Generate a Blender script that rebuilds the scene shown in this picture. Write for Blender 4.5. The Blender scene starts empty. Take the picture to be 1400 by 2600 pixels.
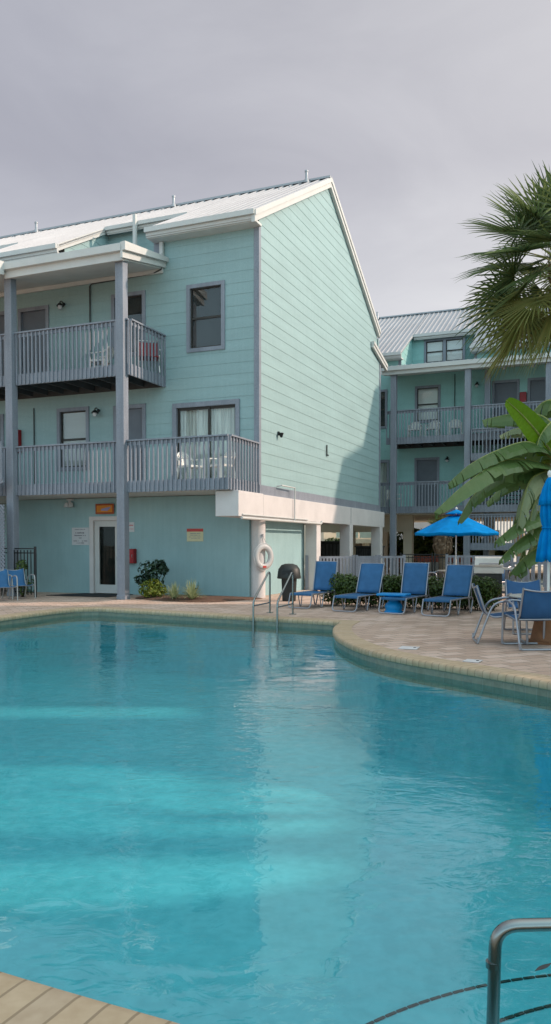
import bpy, bmesh, math, random
from math import sin, cos, pi, radians, sqrt
from mathutils import Vector, Matrix
random.seed(7)
scene = bpy.context.scene
COL = scene.collection
# ------------------------------------------------------------------ helpers
class MB:
    """collects shapes and links them as ONE mesh object"""
    def __init__(s): s.v = []; s.f = []; s.uv = None
    def add(s, vs, fs):
        o = len(s.v); s.v += [tuple(p) for p in vs]; s.f += [tuple(i + o for i in f) for f in fs]
    def box(s, x0, x1, y0, y1, z0, z1):
        s.add([(x0,y0,z0),(x1,y0,z0),(x1,y1,z0),(x0,y1,z0),(x0,y0,z1),(x1,y0,z1),(x1,y1,z1),(x0,y1,z1)],
              [(0,3,2,1),(4,5,6,7),(0,1,5,4),(1,2,6,5),(2,3,7,6),(3,0,4,7)])
    def obox(s, c, size, M=None):
        hx, hy, hz = [q/2 for q in size]
        M = M or Matrix.Identity(3); c = Vector(c)
        P = [c + M @ Vector((x,y,z)) for z in (-hz,hz) for (x,y) in ((-hx,-hy),(hx,-hy),(hx,hy),(-hx,hy))]
        s.add(P, [(0,3,2,1),(4,5,6,7),(0,1,5,4),(1,2,6,5),(2,3,7,6),(3,0,4,7)])
    def beam(s, a, b, w, h, up=(0,0,1)):
        """rectangular bar from a to b: w sideways, h along up"""
        a = Vector(a); b = Vector(b); d = (b-a).normalized(); side = d.cross(Vector(up))
        if side.length < 1e-5: side = d.cross(Vector((0,1,0)))
        side.normalize(); u = side.cross(d)
        P = []
        for p in (a, b):
            for (i, j) in ((-1,-1),(1,-1),(1,1),(-1,1)): P.append(p + side*(i*w/2) + u*(j*h/2))
        s.add(P, [(0,3,2,1),(4,5,6,7),(0,1,5,4),(1,2,6,5),(2,3,7,6),(3,0,4,7)])
    def quad(s, *p): s.add(p, [tuple(range(len(p)))])
    def tube(s, pts, r, n=8, closed=False, cap=True):
        pts = [Vector(p) for p in pts]; N = len(pts)
        rr = r if isinstance(r, (list, tuple)) else [r]*N
        def tan(i):
            if closed: return (pts[(i+1) % N] - pts[i-1]).normalized()
            return (pts[min(i+1,N-1)] - pts[max(i-1,0)]).normalized()
        t0 = tan(0); a = t0.orthogonal().normalized(); rings = []; base = len(s.v)
        for i in range(N):
            t = tan(i); a = (a - t*a.dot(t)).normalized(); b = t.cross(a)
            for k in range(n):
                q = 2*pi*k/n; s.v.append(tuple(pts[i] + (a*cos(q) + b*sin(q))*rr[i]))
        M = N if closed else N-1
        for i in range(M):
            for k in range(n):
                j = (i+1) % N
                s.f.append((base+i*n+k, base+i*n+(k+1) % n, base+j*n+(k+1) % n, base+j*n+k))
        if cap and not closed:
            s.f.append(tuple(base+k for k in range(n))[::-1]); s.f.append(tuple(base+(N-1)*n+k for k in range(n)))
    def lathe(s, prof, n=20, c=(0,0,0), cap=True):
        base = len(s.v)
        for (r, z) in prof:
            for k in range(n):
                q = 2*pi*k/n; s.v.append((c[0]+r*cos(q), c[1]+r*sin(q), c[2]+z))
        for i in range(len(prof)-1):
            for k in range(n):
                s.f.append((base+i*n+k, base+i*n+(k+1) % n, base+(i+1)*n+(k+1) % n, base+(i+1)*n+k))
        if cap:
            s.f.append(tuple(base+k for k in range(n))[::-1])
            s.f.append(tuple(base+(len(prof)-1)*n+k for k in range(n)))
    def sheet(s, rows):
        """grid surface from rows of points"""
        base = len(s.v); n = len(rows[0])
        for r in rows: s.v += [tuple(p) for p in r]
        for i in range(len(rows)-1):
            for k in range(n-1):
                a = base+i*n+k; s.f.append((a, a+1, a+n+1, a+n))
    def prism(s, poly, ax, a, b):
        """polygon (2D) extruded along an axis: ax 'x','y' or 'z' from a to b"""
        def P(p, t): return {'x': (t,p[0],p[1]), 'y': (p[0],t,p[1]), 'z': (p[0],p[1],t)}[ax]
        n = len(poly)
        s.add([P(p,a) for p in poly]+[P(p,b) for p in poly],
              [tuple(range(n))[::-1], tuple(range(n,2*n))]+[(i,(i+1) % n,n+(i+1) % n,n+i) for i in range(n)])
    def build(s, name, m, parent=None, smooth=False, fix=True, solid=0, bevel=0):
        me = bpy.data.meshes.new(name)
        me.from_pydata(s.v, [], s.f)
        if fix:
            bm = bmesh.new(); bm.from_mesh(me)
            bmesh.ops.recalc_face_normals(bm, faces=bm.faces)
            bm.to_mesh(me); bm.free()
        me.materials.append(m)
        if smooth:
            for p in me.polygons: p.use_smooth = True
            try: me.set_sharp_from_angle(angle=radians(40))
            except Exception: pass
        o = bpy.data.objects.new(name, me); COL.objects.link(o)
        if solid:
            md = o.modifiers.new('thick', 'SOLIDIFY'); md.thickness = solid; md.offset = 0
        if bevel:
            md = o.modifiers.new('soft', 'BEVEL'); md.width = bevel; md.segments = 2; md.limit_method = 'ANGLE'
        if parent is not None: o.parent = parent
        return o

def tag(o, label=None, cat=None, group=None, kind=None):
    if label: o['label'] = label
    if cat: o['category'] = cat
    if group: o['group'] = group
    if kind: o['kind'] = kind
    return o
def thing(name, label, cat, loc=(0,0,0), rz=0, group=None):
    o = bpy.data.objects.new(name, None); COL.objects.link(o)
    o.empty_display_size = .2
    o.location = loc; o.rotation_euler = (0,0,rz)
    return tag(o, label, cat, group)
def copy_tree(o, parent=None):
    c = o.copy(); COL.objects.link(c)
    if parent is not None: c.parent = parent
    for ch in list(o.children): copy_tree(ch, c)
    return c
def again(o, label, loc, rz):
    c = copy_tree(o); c['label'] = label; c.location = loc; c.rotation_euler = (0,0,rz); return c
def crom(pts, n=8, closed=False):
    """Catmull-Rom through points (any dimension)"""
    pts = [Vector(p) for p in pts]; out = []; N = len(pts)
    for i in range(N if closed else N-1):
        if closed: p0,p1,p2,p3 = pts[i-1],pts[i],pts[(i+1) % N],pts[(i+2) % N]
        else: p0,p1,p2,p3 = pts[max(i-1,0)],pts[i],pts[i+1],pts[min(i+2,N-1)]
        for k in range(n):
            t = k/n
            out.append(.5*((2*p1)+(p2-p0)*t+(2*p0-5*p1+4*p2-p3)*t*t+(3*p1-p0-3*p2+p3)*t**3))
    if not closed: out.append(pts[-1])
    return out
# ------------------------------------------------------------------ camera data (used to read the layout off the photo)
FPX = 2024.; HC = 1.45; TH = radians(2.0); YH = 1383.; PYC = YH + FPX*math.tan(TH)
def at(px, py, Y):
    """the point seen at photo pixel (px, py) that stands Y metres in front of the camera"""
    a = (px-700)/FPX; b = (PYC-py)/FPX
    r = (a, cos(TH)+b*sin(TH), -sin(TH)+b*cos(TH)); k = Y/r[1]
    return Vector((k*r[0], Y, k*r[2]+HC))
# ------------------------------------------------------------------ materials
def nodes(name):
    m = bpy.data.materials.new(name); m.use_nodes = True
    nt = m.node_tree; return m, nt, nt.nodes['Principled BSDF']
def N(nt, t, **kw):
    n = nt.nodes.new(t)
    for k, v in kw.items():
        if k in n.inputs.keys(): n.inputs[k].default_value = v
        else: setattr(n, k, v)
    return n
def mixcol(nt, fac, a, b, blend='MIX'):
    n = nt.nodes.new('ShaderNodeMix'); n.data_type = 'RGBA'; n.blend_type = blend
    for sock, val in ((n.inputs[0], fac), (n.inputs[6], a), (n.inputs[7], b)):
        if hasattr(val, 'type') and hasattr(val, 'node'): nt.links.new(val, sock)
        elif isinstance(val, (int, float)): sock.default_value = val
        else: sock.default_value = (*val, 1) if len(val) == 3 else val
    return n.outputs[2]
def ramp(nt, src, stops):
    r = nt.nodes.new('ShaderNodeValToRGB'); cr = r.color_ramp
    while len(cr.elements) < len(stops): cr.elements.new(.5)
    for e, (p, c) in zip(cr.elements, stops):
        e.position = p; e.color = (*c, 1) if hasattr(c, '__len__') else (c, c, c, 1)
    nt.links.new(src, r.inputs[0]); return r.outputs[0]
def paint(name, col, rough=.55, metal=0, var=.12, scale=3., bump=.0, stretch=(1,1,1), spec=.4, fine=0, fscale=40, streak=0):
    """painted or weathered plain surface with slow tone changes, dirt and a little relief"""
    m, nt, b = nodes(name)
    tc = N(nt, 'ShaderNodeTexCoord'); mp = N(nt, 'ShaderNodeMapping'); mp.inputs['Scale'].default_value = stretch
    nt.links.new(tc.outputs['Object'], mp.inputs[0])
    n1 = N(nt, 'ShaderNodeTexNoise', Scale=scale, Detail=5., Roughness=.6); nt.links.new(mp.outputs[0], n1.inputs[0])
    lo = [max(0, c*(1-var)) for c in col]; hi = [min(1, c*(1+var)) for c in col]
    c = ramp(nt, n1.outputs[0], [(.3, lo), (.7, hi)])
    if fine:
        n2 = N(nt, 'ShaderNodeTexNoise', Scale=fscale, Detail=2.); nt.links.new(tc.outputs['Object'], n2.inputs[0])
        c = mixcol(nt, fine, c, ramp(nt, n2.outputs[0], [(.35, 0.), (.65, 1.)]), 'SOFT_LIGHT')
    if streak:   # runs of dirt and fading down the surface
        m4 = N(nt, 'ShaderNodeMapping'); m4.inputs['Scale'].default_value = (2.6,2.6,.16); nt.links.new(tc.outputs['Object'], m4.inputs[0])
        n4 = N(nt, 'ShaderNodeTexNoise', Scale=3., Detail=7., Roughness=.7); nt.links.new(m4.outputs[0], n4.inputs[0])
        c = mixcol(nt, streak, c, ramp(nt, n4.outputs[0], [(.36, .12), (.62, .60)]), 'SOFT_LIGHT')
    nt.links.new(c, b.inputs['Base Color'])
    b.inputs['Roughness'].default_value = rough; b.inputs['Metallic'].default_value = metal
    b.inputs['Specular IOR Level'].default_value = spec
    if bump:
        n3 = N(nt, 'ShaderNodeTexNoise', Scale=fscale, Detail=4.); nt.links.new(tc.outputs['Object'], n3.inputs[0])
        bp = N(nt, 'ShaderNodeBump', Strength=bump, Distance=.01); nt.links.new(n3.outputs[0], bp.inputs['Height'])
        nt.links.new(bp.outputs[0], b.inputs['Normal'])
    return m
def leafmat(name, a, bcol, trans=.3, rough=.45):
    m, nt, b = nodes(name)
    g = N(nt, 'ShaderNodeNewGeometry')
    c = ramp(nt, g.outputs['Random Per Island'], [(0, a), (.6, [(x+y)/2 for x, y in zip(a, bcol)]), (1, bcol)])
    nt.links.new(c, b.inputs['Base Color']); b.inputs['Roughness'].default_value = rough
    tr = N(nt, 'ShaderNodeBsdfTranslucent'); nt.links.new(c, tr.inputs[0])
    mx = N(nt, 'ShaderNodeMixShader'); mx.inputs[0].default_value = trans
    nt.links.new(b.outputs[0], mx.inputs[1]); nt.links.new(tr.outputs[0], mx.inputs[2])
    nt.links.new(mx.outputs[0], nt.nodes['Material Output'].inputs[0]); return m
def sheet_ior(nt, fres, ior):
    """a thin sheet reflects alike from both sides"""
    g = N(nt, 'ShaderNodeNewGeometry'); k = N(nt, 'ShaderNodeMath'); k.operation = 'MULTIPLY_ADD'
    k.inputs[1].default_value = 1/ior-ior; k.inputs[2].default_value = ior
    nt.links.new(g.outputs['Backfacing'], k.inputs[0]); nt.links.new(k.outputs[0], fres.inputs['IOR'])
def glassmat(name, tint=(.94,.96,.96), ior=1.55, rough=.0):
    m = bpy.data.materials.new(name); m.use_nodes = True; nt = m.node_tree
    nt.nodes.remove(nt.nodes['Principled BSDF'])
    t = N(nt, 'ShaderNodeBsdfTransparent'); t.inputs[0].default_value = (*tint, 1)
    g = N(nt, 'ShaderNodeBsdfGlossy', Roughness=rough); f = N(nt, 'ShaderNodeFresnel'); sheet_ior(nt, f, ior)
    mx = N(nt, 'ShaderNodeMixShader')
    nt.links.new(f.outputs[0], mx.inputs[0]); nt.links.new(t.outputs[0], mx.inputs[1]); nt.links.new(g.outputs[0], mx.inputs[2])
    nt.links.new(mx.outputs[0], nt.nodes['Material Output'].inputs[0]); return m
M = {}
M['siding'] = paint('mint_siding', (.285,.412,.415), .6, streak=.09, var=.07, scale=1.2, stretch=(.35,.35,2.2), fine=.10, fscale=60)
M['siding_far'] = paint('turquoise_siding_lightened', (.295,.53,.505), .6, streak=.09, var=.07, scale=1.2, stretch=(.35,.35,2.2), fine=.10, fscale=60)  # more turquoise siding, lightened to offset the shade on the far building
M['stucco'] = paint('mint_stucco', (.30,.455,.47), .75, streak=.12, var=.08, scale=1.0, bump=.35, fine=.12, fscale=70)
M['trim'] = paint('grey_trim', (.235,.255,.295), .55, streak=.2, var=.12, scale=2.5, fine=.15, stretch=(1,1,.35))
M['white'] = paint('white_trim', (.56,.56,.54), .5, var=.05, scale=2.0, fine=.06)
M['soffit'] = paint('soffit', (.60,.61,.59), .7, var=.06, scale=2.0)
M['concrete'] = paint('white_concrete', (.62,.585,.57), .8, var=.08, scale=1.3, bump=.2, fine=.1)
M['cream'] = paint('cream_wall', (.62,.54,.42), .75, var=.06, scale=1.0)
M['dark_wood'] = paint('dark_joist', (.055,.058,.06), .8, var=.25)
M['door'] = paint('grey_door', (.13,.145,.17), .5, var=.08)
M['bronze'] = paint('bronze_frame', (.035,.030,.024), .4, var=.2)
M['black'] = paint('black_metal', (.012,.012,.013), .45, var=.2)
M['dark'] = paint('dark_room', (.02,.022,.022), .9, var=.3)
M['blind'] = paint('window_blind', (.82,.82,.79), .8, var=.05, scale=4, stretch=(.2,.2,6))
M['blind_grey'] = paint('grey_blind', (.46,.46,.44), .8, var=.08, scale=4, stretch=(.2,.2,6))
M['curtain_or_dark_back'] = paint('sheer_curtain', (.62,.63,.58), .9, var=.35, scale=5, stretch=(3,3,.15))
M['red'] = paint('red_cabinet', (.30,.012,.016), .45, var=.15)
M['chair_white'] = paint('white_plastic', (.72,.71,.67), .45, var=.05)
M['silver'] = paint('silver_tube', (.36,.36,.39), .36, metal=.7, var=.08)
M['steel'] = paint('polished_steel', (.27,.30,.295), .24, metal=1., var=.06)
M['taupe'] = paint('taupe_tube', (.40,.39,.38), .4, metal=.5, var=.1)
M['grill'] = paint('grill_steel', (.62,.60,.55), .35, metal=.4, var=.08)
M['cyan'] = paint('cyan_plastic', (.004,.26,.62), .45, var=.08)
M['terracotta'] = paint('terracotta', (.27,.125,.06), .75, var=.2, scale=6)
M['rubber'] = paint('bin_plastic', (.020,.024,.023), .5, var=.2)
M['mat'] = paint('rubber_mat', (.018,.018,.020), .9, var=.3)
M['tabletop'] = paint('table_top', (.50,.48,.43), .4, var=.08)
M['ring'] = paint('ring_vinyl', (.50,.49,.48), .5, var=.06)
M['orange'] = paint('orange_board', (.62,.22,.015), .5, var=.15, scale=9)
M['amber'] = paint('amber_edge', (.32,.06,.008), .5, var=.2)
M['ink'] = paint('sign_ink', (.16,.16,.18), .7)
M['signwhite'] = paint('sign_face', (.56,.57,.58), .5, var=.04)
M['signcream'] = paint('sign_cream', (.60,.57,.36), .5, var=.06)
M['signred'] = paint('sign_red', (.50,.06,.05), .5, var=.1)
M['violet'] = paint('faded_violet', (.25,.25,.42), .6)
M['glass'] = glassmat('window_glass'); M['doorglass'] = glassmat('door_glass', (.8,.82,.8), 1.25)
M['palegreen'] = paint('balcony_panel', (.50,.58,.50), .3, var=.06)
def slingmat(name, col, spec=.3):
    m, nt, b = nodes(name)
    tc = N(nt, 'ShaderNodeTexCoord'); w = N(nt, 'ShaderNodeTexNoise', Scale=5., Detail=4.)
    nt.links.new(tc.outputs['Object'], w.inputs[0])
    c = ramp(nt, w.outputs[0], [(.3, [x*.85 for x in col]), (.7, [x*1.12 for x in col])])
    nt.links.new(c, b.inputs['Base Color']); b.inputs['Roughness'].default_value = .6
    b.inputs['Specular IOR Level'].default_value = spec
    tr = N(nt, 'ShaderNodeBsdfTranslucent'); nt.links.new(c, tr.inputs[0])
    mx = N(nt, 'ShaderNodeMixShader'); mx.inputs[0].default_value = .25
    nt.links.new(b.outputs[0], mx.inputs[1]); nt.links.new(tr.outputs[0], mx.inputs[2])
    nt.links.new(mx.outputs[0], nt.nodes['Material Output'].inputs[0]); return m
M['sling'] = slingmat('blue_sling', (.055,.185,.38))
M['navy'] = slingmat('navy_sling', (.038,.125,.28))
M['canvas'] = slingmat('cyan_canvas', (.002,.27,.68), .05)
def metal_roof():
    m = paint('galvanised_roof', (.37,.385,.405), .42, metal=.2, var=.08, scale=.8, stretch=(1,1,1)); return m
M['roof'] = metal_roof()
def pavers(name, cols, bw, bh, mortar, mcol, rot, bump=.5):
    m, nt, b = nodes(name)
    tc = N(nt, 'ShaderNodeTexCoord'); mp = N(nt, 'ShaderNodeMapping'); mp.inputs['Rotation'].default_value = (0,0,rot)
    nt.links.new(tc.outputs['Object'], mp.inputs[0])
    br = N(nt, 'ShaderNodeTexBrick', Scale=1., Bias=0.); br.offset = .5
    br.inputs['Mortar Size'].default_value = mortar; br.inputs['Mortar Smooth'].default_value = .3
    br.inputs['Brick Width'].default_value = bw; br.inputs['Row Height'].default_value = bh
    br.inputs['Color1'].default_value = (0,0,0,1); br.inputs['Color2'].default_value = (1,1,1,1); br.inputs['Mortar'].default_value = (.5,.5,.5,1)
    nt.links.new(mp.outputs[0], br.inputs[0])
    c = ramp(nt, br.outputs[0], [(0, cols[0]), (.5, cols[1]), (1, cols[2])])
    n1 = N(nt, 'ShaderNodeTexNoise', Scale=.55, Detail=5.); nt.links.new(tc.outputs['Object'], n1.inputs[0])
    c = mixcol(nt, .55, c, ramp(nt, n1.outputs[0], [(.3, .32), (.7, .68)]), 'SOFT_LIGHT')
    n2 = N(nt, 'ShaderNodeTexNoise', Scale=45., Detail=3.); nt.links.new(tc.outputs['Object'], n2.inputs[0])
    c = mixcol(nt, .35, c, ramp(nt, n2.outputs[0], [(.3, .3), (.7, .7)]), 'SOFT_LIGHT')
    c = mixcol(nt, br.outputs[1], c, mcol)
    nt.links.new(c, b.inputs['Base Color']); b.inputs['Roughness'].default_value = .8
    b.inputs['Specular IOR Level'].default_value = .25
    bp = N(nt, 'ShaderNodeBump', Strength=bump, Distance=.006); bp.invert = True
    nt.links.new(br.outputs[1], bp.inputs['Height']); nt.links.new(bp.outputs[0], b.inputs['Normal'])
    return m
SEV = (10.5,10.4,9.7); GAPZ = 6.5
# ------------------------------------------------------------------ camera, sky, sun
cam = bpy.data.cameras.new('camera'); camo = bpy.data.objects.new('camera', cam); COL.objects.link(camo)
camo.location = (0,0,HC); camo.rotation_euler = (pi/2-TH, 0, 0)
cam.sensor_fit = 'HORIZONTAL'; cam.sensor_width = 36; cam.lens = FPX/1400*36
cam.shift_y = (PYC-1300)/1400; cam.clip_end = 3000; cam.clip_start = .05
scene.camera = camo
EL = 30.
wd = bpy.data.worlds.new("World"); scene.world = wd; wd.use_nodes = True
nt = wd.node_tree; bg = nt.nodes['Background']
sky = N(nt, 'ShaderNodeTexSky'); sky.sky_type = 'NISHITA'; sky.sun_disc = False
sky.sun_elevation = radians(EL); sky.sun_rotation = radians(90); sky.air_density = 1.2; sky.dust_density = 2.5
tc = N(nt, 'ShaderNodeTexCoord'); sx = N(nt, 'ShaderNodeSeparateXYZ'); nt.links.new(tc.outputs['Generated'], sx.inputs[0])
# high thin overcast: pale at the horizon, greyer higher up, brightest overhead, streaked
base = ramp(nt, sx.outputs[2], [(0, (.92,.92,.925)), (.14, (.83,.83,.85)), (.42, (.50,.495,.54)), (.60, (.52,.52,.56)), (1, (.80,.81,.86))])
mp = N(nt, 'ShaderNodeMapping'); mp.inputs['Scale'].default_value = (1.3,1.3,3.2); mp.inputs['Rotation'].default_value = (0,.25,.6)
nt.links.new(tc.outputs['Generated'], mp.inputs[0])
cn = N(nt, 'ShaderNodeTexNoise', Scale=2.4, Detail=6., Roughness=.55, Distortion=.6); nt.links.new(mp.outputs[0], cn.inputs[0])
streak = ramp(nt, cn.outputs[0], [(.28, (.91,.91,.925)), (.72, (1.12,1.12,1.11))])
cloud = mixcol(nt, 1., base, streak, 'MULTIPLY')
# the veil is brighter towards the sun
dt = N(nt, 'ShaderNodeVectorMath'); dt.operation = 'DOT_PRODUCT'
dt.inputs[1].default_value = (cos(radians(EL)), 0, sin(radians(EL))); nt.links.new(tc.outputs['Generated'], dt.inputs[0])
gl = ramp(nt, dt.outputs['Value'], [(.05, (.90,.91,.94)), (.55, (1.22,1.20,1.15)), (.8, (1.9,1.85,1.7)), (1, (3.0,2.9,2.6))])
cloud = mixcol(nt, 1., cloud, gl, 'MULTIPLY')
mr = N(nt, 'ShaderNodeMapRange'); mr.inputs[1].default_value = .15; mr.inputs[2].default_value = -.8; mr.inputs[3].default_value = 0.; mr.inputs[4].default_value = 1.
nt.links.new(sx.outputs[1], mr.inputs[0])   # added fill: sky made brighter and bluer behind the viewer for the shaded fronts
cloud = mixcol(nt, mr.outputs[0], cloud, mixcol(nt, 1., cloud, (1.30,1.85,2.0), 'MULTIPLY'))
sk = mixcol(nt, 1., sky.outputs[0], (.09,.09,.09), 'MULTIPLY')
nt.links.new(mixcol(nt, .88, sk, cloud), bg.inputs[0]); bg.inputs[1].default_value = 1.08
sl = bpy.data.lights.new('sun', 'SUN'); sl.energy = 3.7; sl.angle = radians(1.2); sl.color = (1,.78,.64)
so = bpy.data.objects.new('sun', sl); COL.objects.link(so); so.rotation_euler = (0, radians(90-EL), 0); so.location = (60,10,40)
vs = scene.view_settings; vs.view_transform = 'Standard'; vs.look = 'None'; vs.exposure = 0; vs.gamma = 1
scene.render.engine = 'CYCLES'; scene.cycles.use_denoising = True
scene.cycles.max_bounces = 8; scene.cycles.transparent_max_bounces = 16; scene.cycles.caustics_refractive = False; scene.cycles.caustics_reflective = False
# ------------------------------------------------------------------ pool outline (counter-clockwise), deck, coping, water
far_l = [(-4.05,18.2),(-4.45,18.12),(-4.75,17.75),(-5.1,16.9),(-5.5,15.83),(-6.2,14),(-6.7,11),(-6.2,7.2),(-4.3,4.75),(-2.3,3.35),(-.94,2.68),(-.24,2.36),(.5,2.02),(1.15,1.95),(1.55,2.4),(1.9,3.4),(2.6,4.6),(3.35,6.0),(3.45,7.2),(2.89,8.32),(2.3,9.22),(1.62,10.2),(1.2,11.16),(.99,12.3),(.96,13.3),(1.05,14.2),(1.24,14.94)]
OUT = [Vector((p[0], p[1])) for p in crom(far_l, 6)]
def off(pts, d):
    res = []; n = len(pts)
    for i in range(n):
        a, b, c = pts[i-1], pts[i], pts[(i+1) % n]
        d1 = (b-a).normalized(); d2 = (c-b).normalized()
        n1 = Vector((d1.y,-d1.x)); n2 = Vector((d2.y,-d2.x)); q = n1+n2
        q = q.normalized()*min(1.6, 1/max(.4, q.normalized().dot(n1)))
        res.append(b+q*d)
    return res
def fill(name, loops, z, m, kind='structure'):
    bm = bmesh.new(); edges = []
    for L in loops:
        vsx = [bm.verts.new((p[0],p[1],z)) for p in L]
        edges += [bm.edges.new((vsx[i], vsx[(i+1) % len(vsx)])) for i in range(len(vsx))]
    bmesh.ops.triangle_fill(bm, use_beauty=True, edges=edges)
    for f in bm.faces:
        if f.normal.z < 0: f.normal_flip()
    me = bpy.data.meshes.new(name); bm.to_mesh(me); bm.free(); me.materials.append(m)
    o = bpy.data.objects.new(name, me); COL.objects.link(o); o['kind'] = kind; return o
M['pavers'] = pavers('deck_pavers', [(.45,.315,.24), (.545,.39,.305), (.62,.46,.375)], .33, .22, .010, (.29,.23,.18), radians(-24), .4)
M['coping_tile'] = None
deck_out = [(-34,-9),(32,-9),(32,27.5),(-34,27.5)]
fill('pool_deck', [deck_out, off(OUT, .16)], 0, M['pavers'])
M['sand'] = paint('pale_ground', (.50,.43,.34), .9, var=.18, scale=.25, fine=.3, fscale=6, bump=.3)
fill('ground', [[(-900,-900),(900,-900),(900,1500),(-900,1500)], off([Vector(p) for p in deck_out][::1], -.3)], -.03, M['sand'])
# coping: bullnosed paver course following the edge, joints laid across it with a UV map
def ring(name, prof, m, uvname='UVMap'):
    L = [0.]; n = len(OUT)
    for i in range(n): L.append(L[-1]+(OUT[(i+1) % n]-OUT[i]).length)
    offs = [off(OUT, d) for d, z in prof]
    me = bpy.data.meshes.new(name); V = []; F = []; UV = []
    k = len(prof); acc = [0.]
    for a, b in zip(prof, prof[1:]): acc.append(acc[-1]+sqrt((a[0]-b[0])**2+(a[1]-b[1])**2))
    for i in range(n):
        for j in range(k): V.append((offs[j][i].x, offs[j][i].y, prof[j][1]))
    for i in range(n):
        for j in range(k-1):
            i2 = (i+1) % n
            F.append((i*k+j, i2*k+j, i2*k+j+1, i*k+j+1)); UV += [(L[i],acc[j]),(L[i+1],acc[j]),(L[i+1],acc[j+1]),(L[i],acc[j+1])]
    me.from_pydata(V, [], F); uv = me.uv_layers.new(name=uvname)
    for q, c in zip(uv.data, UV): q.uv = c
    me.materials.append(m)
    bm = bmesh.new(); bm.from_mesh(me); bmesh.ops.recalc_face_normals(bm, faces=bm.faces); bm.to_mesh(me); bm.free()
    for p in me.polygons: p.use_smooth = True
    me.set_sharp_from_angle(angle=radians(50))
    o = bpy.data.objects.new(name, me); COL.objects.link(o); o['kind'] = 'structure'; return o
def uvbrick(name, c1, c2, c3, mort, bw, bh, ms, rough=.8):
    m, nt, b = nodes(name)
    uv = N(nt, 'ShaderNodeUVMap'); br = N(nt, 'ShaderNodeTexBrick', Scale=1.); br.offset = 0
    br.inputs['Brick Width'].default_value = bw; br.inputs['Row Height'].default_value = bh; br.inputs['Mortar Size'].default_value = ms
    br.inputs['Mortar Smooth'].default_value = .2
    br.inputs['Color1'].default_value = (0,0,0,1); br.inputs['Color2'].default_value = (1,1,1,1)
    nt.links.new(uv.outputs[0], br.inputs[0])
    c = ramp(nt, br.outputs[0], [(0, c1), (.5, c2), (1, c3)])
    tc = N(nt, 'ShaderNodeTexCoord'); n2 = N(nt, 'ShaderNodeTexNoise', Scale=14., Detail=6.); nt.links.new(tc.outputs['Object'], n2.inputs[0])
    c = mixcol(nt, .5, c, ramp(nt, n2.outputs[0], [(.3, .32), (.7, .68)]), 'SOFT_LIGHT')
    c = mixcol(nt, br.outputs[1], c, mort); nt.links.new(c, b.inputs['Base Color']); b.inputs['Roughness'].default_value = rough
    bp = N(nt, 'ShaderNodeBump', Strength=.5, Distance=.005); bp.invert = True; nt.links.new(br.outputs[1], bp.inputs['Height']); nt.links.new(bp.outputs[0], b.inputs['Normal'])
    return m
M['coping'] = uvbrick('coping_pavers', (.45,.325,.20), (.51,.375,.24), (.47,.35,.235), (.31,.225,.14), .112, 9, .006)
M['tile'] = uvbrick('waterline_tile', (.20,.21,.155), (.23,.24,.18), (.19,.215,.17), (.24,.25,.20), .15, .15, .006, .25)
ring('pool_coping', [(.33,-.02),(.33,.006),(.05,.006),(.02,.002),(.004,-.014),(0,-.035),(0,-.075),(.01,-.085),(.045,-.088)], M['coping'])
ring('pool_tile_band', [(.03,-.088),(.03,-.30),(.05,-.302)], M['tile'])
M['plaster'] = paint('pool_plaster', (.275,.555,.595), .85, var=.08, scale=.7, fine=.15, fscale=9)
fill('pool_floor', [off(OUT, .05)], -1.28, M['plaster'])
ring('pool_wall', [(.045,-.29),(.045,-1.2),(-.02,-1.285)], M['plaster'])
# curved entry steps under water by the near handrail, each edged with a broken dark tile line
for (R, zt, nm) in ((2.08,-.50,'pool_step'), (1.63,-.34,'pool_step')):
    c0 = (1.6,1.5); mb = MB(); arc = [(c0[0]+R*cos(q), c0[1]+R*sin(q)) for q in [radians(62+i*5) for i in range(19)]]
    mb.prism(arc+[(c0[0]-.15, c0[1]-.3)], 'z', -1.27+(.004 if R < 2 else 0), zt); st = mb.build(nm, M['plaster']); st['kind'] = 'structure'
    tl = MB()
    for i in range(18):
        for k in range(3):
            q0 = radians(62+i*5+k*1.667+.10); q1 = radians(62+i*5+(k+1)*1.667-.10)
            P = [(c0[0]+r*cos(q), c0[1]+r*sin(q)) for q, r in ((q0,R-.018),(q0,R-.004),(q1,R-.004),(q1,R-.018))]
            tl.add([(x,y,zt+.004) for x, y in P], [(0,1,2,3)])
    tl.build('step_tile_line', M['bronze'], st, solid=.004)
# water: clear tinted sheet, mirror by Fresnel, small wind ripples
m = bpy.data.materials.new('pool_water'); m.use_nodes = True; nt = m.node_tree; nt.nodes.remove(nt.nodes['Principled BSDF'])
tcw = N(nt, 'ShaderNodeTexCoord'); mpw = N(nt, 'ShaderNodeMapping'); mpw.inputs['Scale'].default_value = (1,1.5,1); mpw.inputs['Rotation'].default_value = (0,0,.35)
nt.links.new(tcw.outputs['Object'], mpw.inputs[0])
w1 = N(nt, 'ShaderNodeTexNoise', Scale=1.1, Detail=2., Distortion=.8); w2 = N(nt, 'ShaderNodeTexNoise', Scale=5.5, Detail=3., Distortion=1.2)
w3 = N(nt, 'ShaderNodeTexNoise', Scale=.35, Detail=2.)
for w in (w1, w2, w3): nt.links.new(mpw.outputs[0], w.inputs[0])
patch = ramp(nt, w3.outputs[0], [(.40, .15), (.60, 1.)])
h2 = N(nt, 'ShaderNodeMath'); h2.operation = 'MULTIPLY'; nt.links.new(w2.outputs[0], h2.inputs[0]); nt.links.new(patch, h2.inputs[1])
h1 = N(nt, 'ShaderNodeMath'); h1.operation = 'MULTIPLY_ADD'; h1.inputs[1].default_value = 1.3; nt.links.new(w1.outputs[0], h1.inputs[0])
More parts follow.
